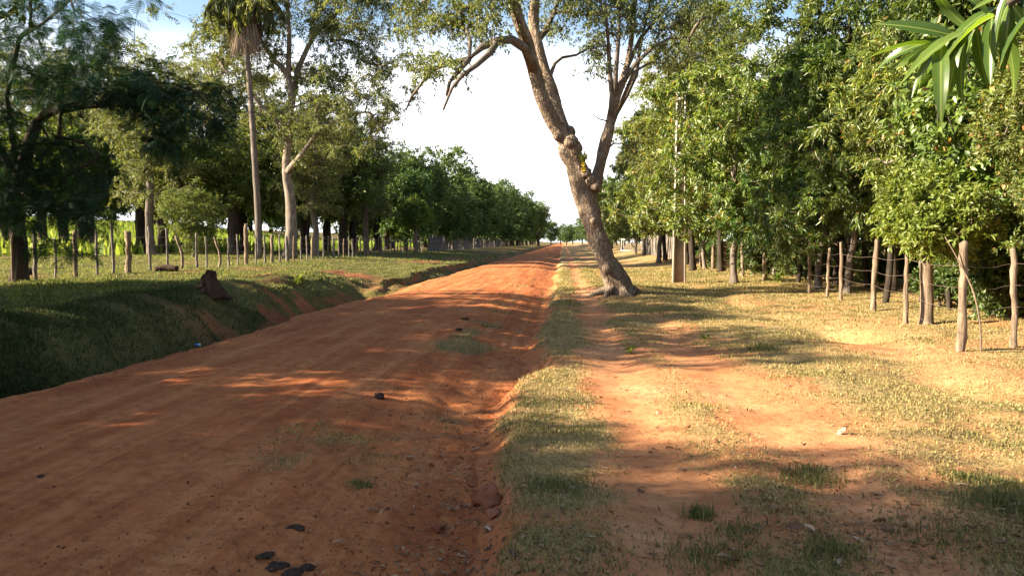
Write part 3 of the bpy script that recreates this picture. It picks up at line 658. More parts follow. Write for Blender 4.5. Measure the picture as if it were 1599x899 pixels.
# the four heavy limbs again with many sides and knobs, the rest as branches
tm = MB()
for i in range(4):
    pts = spline(P0[i], 7); rr = np.array(rad_px[i][:len(P0[i])], float) * PXM; rr = np.interp(np.linspace(0, len(rr) - 1, len(pts)), np.arange(len(rr)), rr)
    if i == 0: rr = rr * (1 + 0.10 * fbm(np.arange(len(rr)) * 0.22, np.arange(len(rr)) * 0.0, 9, 3))
    V, F = tube(pts, rr, 28, True, 0.28 if i == 0 else 0.16, 4 + i); tm.add(V, F)
kn = MB()
for (x, y, d, s) in [(899, 232, -.15, 11), (893, 222, -.2, 12), (930, 290, -.3, 10), (924, 282, -.35, 8), (916, 270, -.35, 9), (889, 206, .1, 9), (948, 420, -.42, 9), (927, 345, -.4, 6), (872, 212, -.2, 9)]:
    c = at(x, y, TY + d) - root0; a = rnd(x).normal(size=(40, 3)); a = norm(a)
    th = np.linspace(0, PI, 7); ph = np.linspace(0, 2 * PI, 10, endpoint=False)
    V = np.array([(math.sin(t_) * math.cos(f), math.sin(t_) * math.sin(f), math.cos(t_)) for t_ in th for f in ph]); V = V * s * PXM * (1 + 0.25 * fbm(V[:, :1] * 2 + x, V[:, 1:2] * 2 + V[:, 2:], 3, 2)) + c
    i_ = np.arange(6)[:, None] * 10; j_ = np.arange(10)[None]; kn.add(V, np.stack([i_ + j_, i_ + 10 + j_, i_ + 10 + (j_ + 1) % 10, i_ + (j_ + 1) % 10], -1).reshape(-1, 4))
lt = thing('leaning_tree', tuple(root0), 'big leaning forked tree with rough brown trunk standing between road and verge', 'tree')
ltk = obj('trunk', tm.mesh('leaning_trunk', M['bark_main'], True), lt)
tag(obj('burls', kn.mesh('burls', M['bark_main'], True), ltk), kind='stuff')
br2 = MB()
for n_, f_ in ((0, tr), (1, br)):
    pass
obj('branches', br.mesh('leaning_branches', M['bark_grey'], True), lt)
V, F = foliage(MC, 0.5, 99, 0.12, 0.038, 0.55, 12, 'two', 9, 0.1)
obj('crown', mesh_np('leaning_crown', V, F, M['fine']), lt)
# roots at its foot
rt = MB()
for a, L in ((-2.9, 1.0), (-2.3, .8), (-1.2, .7), (2.6, .9), (.2, .7)):
    q = np.array([[0.25 * math.cos(a), 0.25 * math.sin(a), .30], [0.5 * math.cos(a), .5 * math.sin(a), .16], [L * math.cos(a + .2), L * math.sin(a + .2), .05], [1.3 * L * math.cos(a + .3), 1.3 * L * math.sin(a + .3), -.1]])
    for k in range(1, 4): q[k, 2] += float(zg(root0[0] + q[k, 0], root0[1] + q[k, 1])) - root0[2] - 0.10
    V, F = tube(spline(q, 4), np.linspace(.13, .03, 13), 8, True, .1, 2); rt.add(V, F)
obj('roots', rt.mesh('roots', M['bark_main'], True), lt)
# little epiphyte with yellow blooms in its fork
ep = thing('epiphyte', tuple(at(911, 262, TY - 0.42)), 'small green epiphyte with yellow blooms in the fork of the leaning tree', 'plant')
rg = rnd(31); n_ = 16; D = norm(unit(rg, n_) * [1, .6, .6] + [0, -.3, .9])
V, F = inst(diaV, diaF, rg.normal(0, .04, (n_, 3)) + [0.02, 0, .16], D, np.array([[0, -1.0, .4]]) + .4 * unit(rg, n_), np.stack([rg.uniform(.2, .38, n_), rg.uniform(.05, .08, n_), rg.uniform(.2, .3, n_)], -1))
obj('leaves', mesh_np('epiphyte_leaves', V, F, M['fresh']), ep)
M['yellow'] = plain('yellow_petal', (0.62, 0.42, 0.02), (0.72, 0.55, 0.06), 30, .6)
for z0, s in ((0.08, .09), (-0.06, .10)):
    n_ = 26; D = norm(unit(rg, n_) * [.7, .5, 1]); V, F = inst(diaV, diaF, np.zeros((n_, 3)) + [0.0, -.05, z0], D, unit(rg, n_), np.stack([rg.uniform(.5, 1, n_) * s, np.full(n_, .07), np.full(n_, .1)], -1))
    obj('bloom', mesh_np('bloom', V, F, M['yellow']), ep)

# ---- near left tree with feathery leaves
NX, NY = -14.4, 19.6
nz0 = float(zg(NX, NY)) - .06
fl = thing('feathery_tree', (NX, NY, nz0), 'dark feathery leaved tree with long low boughs at the left edge', 'tree')
def rel(px, py, Yd): return at(px, py, Yd) - np.array([NX, NY, nz0])
C = []
r_ = rnd(41)
for x, y, rx, ry, d, n_ in [(60, 110, 70, 45, 18.5, 40), (20, 210, 60, 60, 18.5, 40), (110, 250, 50, 50, 18, 26), (160, 120, 70, 28, 17, 30), (220, 125, 50, 22, 16.5, 22), (250, 180, 40, 18, 16.5, 13), (325, 140, 30, 14, 16, 9), (335, 185, 26, 22, 16, 11), (275, 225, 30, 18, 16.5, 9),
                            (60, 320, 50, 35, 18, 24), (20, 330, 40, 40, 19, 16), (130, 320, 30, 30, 18, 11), (60, 30, 80, 30, 18, 22), (150, 55, 35, 16, 17, 9), (95, 385, 22, 15, 18, 5), (-80, 60, 120, 120, 20, 60), (0, -90, 160, 50, 20, 60), (-60, -190, 140, 60, 20, 50), (230, 0, 12, 8, 16, 3)]:
    for _ in range(n_):
        a = r_.normal(size=3) * .6
        if r_.uniform() < .62: C.append(rel(x + rx * a[0], y + ry * a[1], d + 1.3 * a[2]))
C = np.array(C)
tp = [(0, 0, 0), (.06, 0, .8), (-.05, .05, 1.7), (.1, 0, 2.7)]
p1 = [tp[-1]] + [tuple(rel(x, y, d)) for x, y, d in [(60, 190, 19), (110, 168, 18.2), (165, 163, 17.4), (225, 162, 16.8), (285, 148, 16.4)]]
p2 = [tp[-1]] + [tuple(rel(x, y, d)) for x, y, d in [(10, 150, 19.5), (30, 60, 19), (70, 35, 18.5), (110, 0, 18)]]
p3 = [tp[-1], (-1.0, .5, 4), (-1.8, .8, 6), (-2, 1, 8.5)]
nodes, par, ends, ids = skeleton([(spline(tp, 3), None, 0), (np.array(p1), 0, 9), (np.array(p2), 0, 9), (np.array(p3), 0, 9)], C, 42, curl=.25, upw=.2)
tr, br = wood(nodes, par, ends, .2, .006, seed=5, minr=.007)
obj('trunk', tr.mesh('feathery_trunk', M['bark_dark'], True), fl); obj('branches', br.mesh('feathery_branches', M['bark_dark'], True), fl)
V, F = foliage(C, .5, 20, .40, 0, .4, 43, 'frond', 10, .1, .5)
obj('crown', mesh_np('feathery_crown', V, F, M['feather']), fl)

# ---- kinds of tree on both sides
LN = [tree_proto('mango_tree', 200 + i, [(0, 0, 0), (.1 * i, .1, 1), (.15, -.1, 2.0), (0, .1, 3.2), (.1, 0, 4.6)], .105, e, 98, .64, 340, (.19, .042), .6, M[('lance', 'lance3')[i]], M['bark_grey'], twigs=10)
      for i, e in enumerate([[(0, 0, 4.6, 2.7, 2.7, 2.6), (-1.3, -.8, 2.7, 1.9, 1.9, 1.7), (.6, -1.2, 2.4, 1.6, 1.6, 1.2), (1, .6, 5.6, 1.7, 1.7, 1.6)],
                             [(0, 0, 5.0, 2.6, 2.6, 3.0), (-1.2, 1.2, 2.6, 1.8, 1.7, 1.5), (-1.2, -1.2, 3.2, 2.0, 1.7, 2.0), (.8, -.9, 2.3, 1.6, 1.6, 1.1)]])]
TL = [tree_proto('tall_tree', 220 + i, [(0, 0, 0), (.1, .1, 2), (-.15, .1, 4), (.1, -.1, 6), (.1, 0, 8.5)], .14, e, 125, .78, 260, (.18, .05), .4, M[m_], M['bark_dark'], twigs=10)
      for i, (m_, e) in enumerate([('lance2', [(0, 0, 8.2, 3.2, 3.2, 3.6), (1, .5, 5.6, 2.4, 2.4, 2)]), ('olive', [(0, 0, 8.0, 3.0, 3.2, 3.8), (-.6, .5, 5, 2.6, 2.4, 2.0), (-.2, 0, 10.5, 2, 2, 1.8)])])]
BU = tree_proto('leafy_bush', 240, [(0, 0, 0), (.1, 0, .7), (0, .1, 1.6), (.1, 0, 3)], .1, [(0, 0, 2.9, 2.2, 2.2, 2.2), (-.3, -.6, 1.5, 1.8, 1.6, 1.1)], 170, .5, 260, (.10, .04), .25, M['olive'], M['bark_grey'], twigs=10)
BR = tree_proto('broadleaf_tree', 245, [(0, 0, 0), (.1, 0, .9), (-.1, .1, 2.0), (.1, 0, 3.4), (0, 0, 5.2)], .1, [(0, 0, 5.0, 2.3, 2.3, 2.4), (-1.0, -.8, 3.0, 1.7, 1.7, 1.3)], 95, .7, 150, (.22, .11), .45, M['broad'], M['bark_grey'], twigs=10)
SM = tree_proto('young_tree', 241, [(0, 0, 0), (.02, 0, .5), (0, .02, 1.0), (0, 0, 1.5)], .11, [(0, 0, 2.1, 1.05, 1.0, .75), (-.5, -.2, 1.8, .7, .7, .5)], 80, .36, 170, (.12, .045), .3, M['fresh'], M['post'], twigs=10, rtip=.005)
SH = tree_proto('shrub', 242, [(0, 0, 0), (.05, 0, .3), (0, .05, .7)], .04, [(0, 0, .75, .8, .8, .65)], 70, .3, 60, (.12, .045), .3, M['lance2'], M['twig'], twigs=6, rtip=.005)
OR = [tree_proto('orchard_tree', 250 + i, [(0, 0, 0), (.1, .05, .9), (0, .1, 1.7), (.15, 0, 2.8), (0, 0, 4.5)], .24, e, 190, .75, 100, (.2, .085), .4, M['orchard'], M['bark_dark'], twigs=10, minr=.012)
      for i, e in enumerate([[(0, 0, 5.0, 3.0, 3.0, 2.6), (-1.5, 0, 3.8, 1.6, 1.8, 1.2)], [(0, 0, 5.2, 2.8, 3.2, 3.0), (1.2, 1.0, 3.6, 1.7, 1.6, 1.1), (-1.4, -.8, 4.2, 1.5, 1.6, 1.5)]])]
FA = [tree_proto('dense_tree', 260 + i, [(0, 0, 0), (.1, 0, 1.5), (0, .1, 3), (.1, 0, 6)], .28, e, 230, .95, 80, (.34, .15), .3, M['far'], M['bark_dark'], twigs=8, minr=.03)
      for i, e in enumerate([[(0, 0, 6.6, 4.2, 4.2, 4.2), (0, 0, 3.0, 3.6, 3.6, 1.8)], [(0, 0, 7.2, 3.8, 4.4, 4.6), (1, 0, 3.2, 3.6, 3.4, 2.0)]])]
WI = tree_proto('airy_tree', 270, [(0, 0, 0), (.1, 0, 2), (-.1, .1, 4), (.1, 0, 7), (0, .1, 10)], .24, [(0, 0, 8.2, 3.4, 3.6, 4.0), (-.5, 0, 4.8, 3.0, 3.0, 2.4)], 170, .85, 210, (.17, .05), .8, M['fine'], M['bark_grey'], twigs=10, minr=.012)

# tall tree with a pale trunk beyond the left fence
PTX, PTY = -17.0, 46.0; pz0 = float(zg(PTX, PTY)) - .05
def relp(px, py, d=0): return at(px, py, PTY + d) - np.array([PTX, PTY, pz0])
b0 = at(452, 404, PTY); PTX = b0[0]; pz0 = float(zg(PTX, PTY)) - .05
pt = thing('pale_trunk_tree', (PTX, PTY, pz0), 'tall tree with pale forked trunk and airy grey green crown behind the wire fence', 'tree')
tk = np.array([(0, 0, 0)] + [tuple(relp(x, y)) for x, y in [(455, 360), (453, 310), (447, 270), (450, 220), (454, 170), (450, 120), (452, 60), (448, 0), (450, -60)]])
q1 = np.array([tk[3]] + [tuple(relp(x, y, -1)) for x, y in [(468, 245), (490, 215), (512, 195), (540, 182), (570, 175)]])
q2 = np.array([tk[5]] + [tuple(relp(x, y, 1)) for x, y in [(465, 110), (480, 75), (495, 50), (520, 30), (540, 0)]])
q3 = np.array([tk[4]] + [tuple(relp(x, y, -1)) for x, y in [(430, 185), (405, 165), (385, 135), (365, 115)]])
q4 = np.array([tk[6]] + [tuple(relp(x, y, 0)) for x, y in [(425, 90), (405, 60), (380, 40), (350, 20)]])
fx = list(np.array([12, 9, 7.5, 6.5, 5.5, 5, 4.5, 3.8, 3, 2]) * PTY / FPX) + list(np.linspace(4, 1.5, 5) * PTY / FPX) + list(np.linspace(4.5, 1.5, 5) * PTY / FPX) + list(np.linspace(3.5, 1.2, 4) * PTY / FPX) * 2
C = []; r_ = rnd(51)
for x, y, rx, ry, d, n_ in [(480, 30, 100, 50, 0, 70), (560, 60, 60, 45, 0, 34), (400, 60, 60, 45, 0, 26), (500, 120, 90, 40, 0, 40), (575, 150, 40, 35, -1, 18), (420, 180, 60, 40, 0, 20), (520, 200, 60, 30, -1, 22), (330, 50, 45, 40, 0, 20), (460, -60, 110, 40, 0, 60), (600, 195, 25, 20, -1, 7), (560, -20, 60, 30, 0, 22), (330, 120, 40, 40, 0, 12)]:
    for _ in range(n_):
        a = r_.normal(size=3) * .6; C.append(relp(x + rx * a[0], y + ry * a[1], d + 2.2 * a[2]))
C = np.array(C)
nodes, par, ends, ids = skeleton([(tk, None, 0), (q1, 0, 3), (q2, 0, 5), (q3, 0, 4), (q4, 0, 6)], C, 52, curl=.25, upw=.2)
tr, br = wood(nodes, par, ends, .5, .012, fixed_r=np.array(fx), seed=8, minr=.014)
obj('trunk', tr.mesh('pale_trunk', M['bark_pale'], True), pt); obj('branches', br.mesh('pale_branches', M['bark_pale'], True), pt)
V, F = foliage(C, 1.0, 260, .18, .055, .6, 53, 'two', 10, .1); obj('crown', mesh_np('pale_crown', V, F, M['fine']), pt)

# palm
PY = 44.0; pb = at(404, 402, PY); pX = pb[0]; pz = float(zg(pX, PY)) - .05
pm = thing('palm_tree', (pX, PY, pz), 'tall slender palm with drooping fronds and a skirt of dead fronds', 'palm')
prel = lambda x, y: at(x, y, PY) - np.array([pX, PY, pz])
pp = spline([(0, 0, 0)] + [tuple(prel(x, y)) for x, y in [(403, 340), (399, 270), (394, 190), (388, 110), (384, 60), (383, -18)]], 5)
V, F = tube(pp, np.linspace(.2, .13, len(pp)) * (1 + .06 * np.sin(np.arange(len(pp)) * 2.2)), 12, True, .06, 3)
mb = MB(); mb.add(V, F); obj('trunk', mb.mesh('palm_trunk', M['bark_grey'], True), pm)
top = pp[-1]
def palm_frond(L, droop, pairs, seed):
    r_ = rnd(seed); m_ = MB(); t_ = np.linspace(0, 1, 12); rx = L * np.sin(t_ * droop) / droop; rz_ = L * (np.cos(t_ * droop) - 1) / droop * 1.0
    pts = np.stack([rx, 0 * t_, rz_], -1); V, F = tube(pts, np.linspace(.035, .008, 12), 4); m_.add(V, F)
    n_ = pairs * 2; u = np.repeat(np.linspace(.15, .99, pairs), 2); P = np.stack([np.interp(u, t_, rx), 0 * u, np.interp(u, t_, rz_)], -1)
    s = np.tile([-1, 1], pairs); tang = np.stack([np.cos(u * droop), 0 * u, -np.sin(u * droop)], -1)
    D = norm(tang * .6 + np.stack([0 * u, s * .6, 0 * u - 1.3], -1) + .3 * unit(r_, n_)); V, F = inst(twoV, twoF, P, D, np.stack([0 * u, s * .3, 1 + 0 * u], -1), np.stack([.95 * np.sin(PI * (.15 + .8 * u)), np.full(n_, .036), np.full(n_, .5)], -1))
    m_.add(V, F); return m_.mesh('frond', M['fine'])
PF = [palm_frond(3.3, 1.7, 60, 1), palm_frond(3.2, 2.2, 60, 2), palm_frond(3.0, 2.6, 54, 3)]
r_ = rnd(61)
for k in range(46):
    o = obj('frond', PF[k % 3], pm, tuple(top)); el = r_.uniform(-.7, .75) - .3 * (k % 3); o.rotation_euler = (0, -el, k * 2.399)
M['dead'] = plain('dead_frond', (.12, .085, .06), (.27, .2, .14), 10)
sk = MB(); n_ = 900; a = r_.uniform(0, 2 * PI, n_); rr = r_.uniform(.1, .65, n_) ** 1.2; h0 = r_.uniform(-.2, .8, n_)
P = top + np.stack([np.cos(a) * rr * .6, np.sin(a) * rr * .6, -h0], -1)
D = norm(np.stack([np.cos(a) * .18, np.sin(a) * .18, -np.ones(n_)], -1) + .12 * unit(r_, n_)); V, F = inst(twoV, twoF, P, D, np.stack([np.cos(a), np.sin(a), 0 * a], -1), np.stack([r_.uniform(1.0, 4.2, n_), np.full(n_, .05), np.full(n_, .1)], -1)); sk.add(V, F)
obj('dead_skirt', sk.mesh('dead_skirt', M['dead']), pm)

# ---- right hand wood: (kind, X, Y, turn, size, label, group)
right = [
 (BU, 9.2, 13.2, .4, 1.12, 'dense olive bush rising behind the near wire fence at the right edge'),
 (SM, 6.55, 14.4, 1.0, 1.0, 'young pale leaved tree with thin straight trunk right at the wire fence'),
 (LN[0], 8.6, 19.0, 2.1, .95, 'sunlit tree with long drooping leaves behind the near posts'),
 (LN[1], 7.9, 24.6, .3, 1.0, 'broad sunlit tree of hanging lance leaves beyond the fence middle'),
 (LN[0], 6.25, 28.8, .1, 1.2, 'leafy tree whose low boughs hang over fence behind the concrete pole'),
 (TL[0], 10.4, 21.0, 5.2, 1.15, 'tall dark leaved tree in second row above the near posts'),
 (TL[1], 11.2, 16.6, 2.8, 1.08, 'olive tree towering behind the bush at the right edge'),
 (TL[0], 9.4, 27.0, 1.1, 1.2, 'tall dark green tree behind the broad sunlit tree'),
 (TL[1], 7.4, 37.0, 3.3, 1.05, 'tall olive tree rising behind the concrete pole'),
 (LN[1], 7.4, 41.0, 2.4, .95, 'light leaved tree beside the picket stretch past the pole'),
 (TL[1], 7.4, 47.0, .9, 1.0, 'yellowish olive tree overhanging the picket stretch'),
 (LN[0], 7.2, 58.0, 1.9, 1.0, 'pale green tree above the white gate'),
 (OR[0], 9.2, 64.0, 2.5, 1.1, 'rounded green tree behind the white gate'),
 (LN[1], 7.0, 76.0, 3.9, 1.1, 'light green tree just past the white gate'),
 (BR, 8.6, 16.0, .2, .85, 'broad leaved tree between the olive bush and the young tree'),
 (LN[1], 8.0, 22.4, .1, .9, 'low sunlit lance leaved tree over the dark middle posts'),
 (BU, 7.9, 11.9, 1.2, .66, 'low olive bush hanging over the thin post at the right edge'),
 (BR, 9.0, 33.5, 2.2, 1.25, 'broad leaved tree with large pale leaves right of the concrete pole'),
 (TL[0], 6.9, 53.0, 2.0, .95, 'tall green tree over the far picket stretch'),
 (LN[0], 6.3, 43.5, .2, 1.3, 'large pale leaved tree leaning over the fence left of the concrete pole'),
 (LN[1], 6.2, 51.0, .4, 1.35, 'large yellow green tree between leaning trunk and concrete pole'),
 (TL[1], 6.6, 40.0, 1.4, 1.1, 'tall yellowish tree directly behind the concrete pole'),
 (TL[1], 7.0, 68.0, 4.0, 1.05, 'tall yellowish tree beside the white gate'),
]
for pr, X_, Y_, rz, s_, lb in right: plant(pr, X_, Y_, lb, 'tree', None, rz, s_)
back = [(TL[0], 13.5, 12.0, .2, 1.0), (TL[1], 14.5, 22.0, 1.2, 1.0), (TL[0], 13.2, 31.0, 2.2, 1.0), (TL[1], 12.6, 40.0, 3.2, .95), (OR[1], 12.2, 18.0, 1.0, 1.0), (OR[0], 12.4, 25.0, 4.0, 1.0), (OR[1], 11.5, 34.0, 5.0, 1.0),
        (OR[0], 17.0, 17.0, .5, 1.2), (OR[1], 18.0, 26.0, 1.5, 1.2), (OR[0], 17.0, 36.0, 2.5, 1.2), (FA[0], 22.0, 22.0, .3, 1.0), (FA[1], 22.0, 32.0, 1.3, 1.0), (FA[0], 20.0, 44.0, 2.3, 1.0), (TL[0], 11.5, 50.0, 4.2, .9), (FA[1], 16.0, 54.0, 3.3, 1.0), (FA[0], 24.0, 13.0, 5, 1.0), (OR[0], 15.5, 10.0, 3, 1.1), (OR[1], 14.0, 46.0, 3, 1.1), (FA[0], 28, 20, 1, 1.1), (FA[1], 30, 30, 2, 1.1), (FA[0], 29, 40, 3, 1.1), (FA[1], 27, 52, 4, 1.1), (FA[0], 22, 62, 4, 1.1), (FA[1], 16, 70, 1, 1.0), (FA[0], 14, 84, 2, 1.0), (FA[1], 15, 98, 3, 1.0), (FA[0], 33, 14, 2, 1.2), (FA[1], 24, 8, 2, 1.1), (FA[0], 20, 110, 2, 1.0), (FA[1], 17, 125, 2, 1.0), (FA[0], 20, 145, 2, 1.0), (FA[1], 18, 170, 2, 1.0), (FA[0], 16, 205, 2, 1.0), (FA[1], 17, 250, 2, 1.0), (FA[0], 15, 300, 2, 1.0), (FA[1], 12, 350, 2, 1.0)]
for pr, X_, Y_, rz, s_ in back: plant(pr, X_, Y_, 'shaded tree deep inside the wood behind the front row of trees', 'tree', 'trees deep in the wood', rz, s_)
for k, (X_, Y_) in enumerate([(6.8, 92), (8.0, 106), (7.2, 122), (8.5, 140), (8, 165), (9, 195), (10, 230)]):
    plant((LN[k % 2] if k < 2 else FA[k % 2]), X_, Y_, ORD[k] + ' roadside tree beyond the white gate, counted away from the gate', 'tree', 'far trees along the verge side', k * 1.7, 1.1)
# thin bare stems between the trees
def stem(seed, h, r):
    r_ = rnd(seed); q = np.stack([np.cumsum(r_.normal(0, .12, 6)) * .6, np.cumsum(r_.normal(0, .12, 6)) * .6, np.linspace(-.1, h, 6)], -1); q[0, :2] = 0
    V, F = tube(spline(q, 4), np.linspace(r, r * .5, 21), 8, True, .12, seed); m_ = MB(); m_.add(V, F)
    for _ in range(3):
        b = q[3 + _ % 2] + [0, 0, r_.uniform(-.4, .4)]; e = b + np.array([*r_.normal(0, .6, 2), .9]); V, F = tube(spline([b, (b + e) / 2 + r_.normal(0, .08, 3), e], 3), np.linspace(r * .4, r * .15, 7), 5); m_.add(V, F)
    return m_.mesh('stem', M['bark_dark'], True)
ST = [stem(70 + k, 4.2, .06 + .02 * k) for k in range(4)]
for k, (X_, Y_, lb) in enumerate([(7.55, 29.5, None), (8.0, 27.0, None), (8.4, 23.5, None), (8.9, 21.5, None), (8.2, 17.0, None), (7.6, 18.8, None), (9.4, 24.5, None), (9.0, 17.2, None), (10.2, 15.8, None), (8.4, 33, None), (10.5, 22.6, None), (9.3, 30.2, None), (8.0, 15.6, None), (11.5, 19.4, None), (11.8, 23.5, None)]):
    o = obj('sapling', ST[k % 4], None, (X_, Y_, float(zg(X_, Y_)))); o.rotation_euler = (0, 0, k * 1.3)
    tag(o, 'thin dark stem standing in the shade among the trees behind the fence', 'tree', 'thin stems in the wood')
r_ = rnd(81)
for k in range(68):
    X_, Y_ = (r_.uniform(8.2, 19), r_.uniform(11, 60)) if k < 50 else (r_.uniform(7.9, 9.6), r_.uniform(14.5, 45)); plant(SH, X_, Y_, 'low shaded shrub in the undergrowth behind the wire fence', 'shrub', 'undergrowth shrubs in the wood', k * 1.1, r_.uniform(.7, 1.4), dz=0)
# bare leaning stems that show in front of the wood
# ---- left side: orchard
r_ = rnd(91); spots = [(-38, 56), (-34, 61), (-30, 57), (-27, 64), (-41, 64), (-36, 69), (-31, 70), (-24, 71), (-21.5, 63), (-20, 72), (-46, 60), (-46, 70), (-25, 80), (-33, 80), (-41, 78), (-19, 81), (-17.8, 62), (-51, 66), (-43, 55), (-24.5, 58)]
rank = np.argsort(np.argsort([x / y for x, y in spots]))
for k, (X_, Y_) in enumerate(spots):
    plant(OR[k % 2], X_ + r_.normal(0, .5), Y_ + r_.normal(0, .6), ORD[rank[k]] + ' dark orchard trunk from the left edge, rounded crown, behind the wire fence', 'tree', 'orchard trees in rows', k * 2.1, r_.uniform(1.15, 1.5))
left = [(WI, -17.6, 54.0, .5, .92, 'airy drooping tree right of the pale trunk'), (WI, -16.2, 63.0, 2.2, .95, 'grey green drooping tree where the wire fence meets the pickets'), (WI, -20.5, 71.0, 4.0, 1.05, 'tall airy tree behind the drooping trees'),
        (WI, -28.5, 52.0, 3.0, 1.15, 'airy light green tree left of the palm'), (WI, -38.0, 60.0, 1.0, 1.25, 'tall light green tree behind the feathery boughs'), (SM, -14.6, 76.0, 0, 1.9, 'small bright green tree at the start of the picket fence'),
        (WI, -27.0, 62.0, 2.0, 1.5, 'very tall airy tree behind the palm'), (WI, -36.0, 64.0, 5.0, 1.6, 'very tall airy tree showing between feathery boughs and palm'), (WI, -22.5, 66.0, 1.6, 1.35, 'tall airy tree behind the pale trunk'), (WI, -46.0, 66.0, 4.4, 1.6, 'very tall airy tree behind the feathery tree at the left edge'), (WI, -26.0, 84.0, .3, 1.3, 'tall airy tree behind the drooping tree by the pickets'),
        (BU, -22.6, 46.0, 1.4, .95, 'bushy olive tree spreading low left of the palm trunk')]
for pr, X_, Y_, rz, s_, lb in left: plant(pr, X_, Y_, lb, 'tree', None, rz, s_)
for k in range(21):
    X_ = -42 - 15 * (k % 7) - 5 * (k // 7) - r_.uniform(0, 4); Y_ = 160 + 26 * (k // 7) + r_.uniform(-6, 6)
    plant(FA[k % 2], X_, Y_, 'distant tree closing the pasture behind the orchard', 'tree', 'trees closing the pasture', k * 1.9, r_.uniform(1.6, 2.1))
Yk = 80.0; k = 0
while Yk < 330:
    X_ = -15.2 - r_.uniform(0, 1.5) + min(3.4, max(0, (Yk - 150) * .03)); s_ = r_.uniform(.82, 1.22) * (1.0 + .25 * sst(100, 260, Yk))
    plant(FA[k % 2], X_, Yk, ORD[k] + ' dense dark tree of the row behind the picket fence, counted from the near end', 'tree', 'dense trees in the long row', k * 2.3, float(s_)); Yk += 6.2 + Yk * .018; k += 1
for k, (X_, Y_, s_) in enumerate([(-24, 88, 1.1), (-23, 100, 1.1), (-25, 112, 1.2), (-23, 128, 1.2)]):
    plant(FA[k % 2], X_, Y_, ORD[k] + ' dark tree of the second row behind the dense roadside row', 'tree', 'second row of dense trees', k * 1.3, s_)
for k, (X_, Y_, s_) in enumerate([(-7, 430, 1.3), (2, 470, 1.1), (-16, 420, 1.5), (11, 450, 1.3), (20, 440, 1.6), (-2, 520, 1.2), (6, 500, 1.2)]):
    plant(FA[k % 2], X_, Y_, 'small distant tree where the road meets the horizon', 'tree', 'trees at the end of the road', k * 1.3, s_)
plant(OR[1], -8.6, 265, 'pale rounded tree at the far end of the dense row', 'tree', None, 1.0, 1.9)
# trees standing left of the frame: their shade falls over the near road
for k, (pr, X_, Y_, s_) in enumerate([(OR[1], -12.8, .3, .93), (OR[0], -12.6, -4.8, 1.15), (FA[0], -13.5, -11, 1.0), (OR[0], -14.0, 4.2, .8), (OR[1], -13.6, 9.0, .98), (OR[0], -13.2, 13.2, 1.0), (OR[1], -17.5, 6.6, .9), (OR[0], -17.2, 1.5, .98), (OR[1], -17.4, -.5, 1.16), (OR[0], -19.8, -1.0, 1.22), (OR[0], -14.8, -1.6, .98), (OR[0], -18.6, -4.0, 1.2), (OR[1], -22.2, -1.9, 1.42), (OR[0], -23.5, -6.0, 1.45), (OR[1], -15.5, -6.5, 1.3), (FA[1], -21, -8, 1.0), (OR[1], -19.5, 11.5, 1.0), (OR[0], -18.5, 15.8, .95), (OR[0], -9.5, -3.0, .8)]):
    plant(pr, X_, Y_, 'roadside tree standing left of the view whose shade crosses the road', 'tree', 'shade trees left of the view', k * 1.2, s_)
print('trees done')
# ------------------------------------------------------------------ fences
def post_mesh(seed, h, r, square=False, bend=0.0):
    r_ = rnd(seed); n = 9; t = np.linspace(0, 1, n); q = np.stack([bend * np.sin(t * PI * 1.2) + .006 * r_.normal(size=n), .006 * r_.normal(size=n), -0.25 + t * (h + .25)], -1)
    rr = r * (1 + .10 * fbm(t * 4, t * 0 + seed, seed, 2)) * np.linspace(1.05, .9, n)
    V, F = tube(spline(q, 2), np.interp(np.linspace(0, 1, 2 * (n - 1) + 1), t, rr), 7 if square else 10, True, .3, seed); V[-1, 2] += .02; V[-2 - (7 if square else 10):-2, 2] += .03 * rnd(seed + 9).normal(size=7 if square else 10); m_ = MB(); m_.add(V, F); return m_
def line_Y(px, X):                       # depth at which a fence line at X shows at photo column px
    d = ray(px, 400); return X * d[1] / d[0]
LF = -14.4
lf = thing('wire_fence', on(LF, 26), 'weathered post and wire fence along the pasture left of the road', 'fence')
lo = np.array(lf.location)
lposts = [(20, .05, 1.35), (55, .06, 1.5), (86, .045, 1.2), (118, .085, 1.45), (151, .05, 1.5), (176, .06, 1.7), (201, .12, 1.45), (234, .06, 1.65), (261, .05, 1.6), (279, .07, -1.3), (307, .06, 1.4), (322, .05, 1.3), (338, .06, -1.35), (357, .05, 1.4), (371, .05, 1.45), (385, .12, 1.95), (400, .05, 1.4), (413, .06, 1.45), (425, .10, 1.5), (437, .06, 1.5)]
lposts += [(x, .055 if k % 4 else .1, 1.4 + .15 * math.sin(k * 3.1)) for k, x in enumerate([448, 459, 470, 479, 488, 497, 505, 513, 521, 529, 537, 545, 551, 557, 563, 569, 575, 581, 586, 591, 596, 601, 606, 611, 616, 621, 626, 631, 636, 641, 646, 650, 654, 658])]
tops = []
for k, (x, r, h) in enumerate(lposts):
    Yp = line_Y(x, LF); z = float(zg(LF, Yp)); m_ = post_mesh(300 + k, abs(h) * .93, r * .8, k % 3 == 0, .16 if h < 0 else .015 * (k % 3 - 1))
    obj('post', m_.mesh('post', M['post_grey'] if k % 3 else M['post'], True), lf, (LF - lo[0], Yp - lo[1], z - lo[2])); tops.append((Yp, z))
tops.sort()
def wire(name, pts, parent, r=.004):
    m_ = MB(); V, F = tube(pts, np.full(len(pts), r), 4, False); m_.add(V, F); return obj(name, m_.mesh('wire', M['wire'], True), parent)
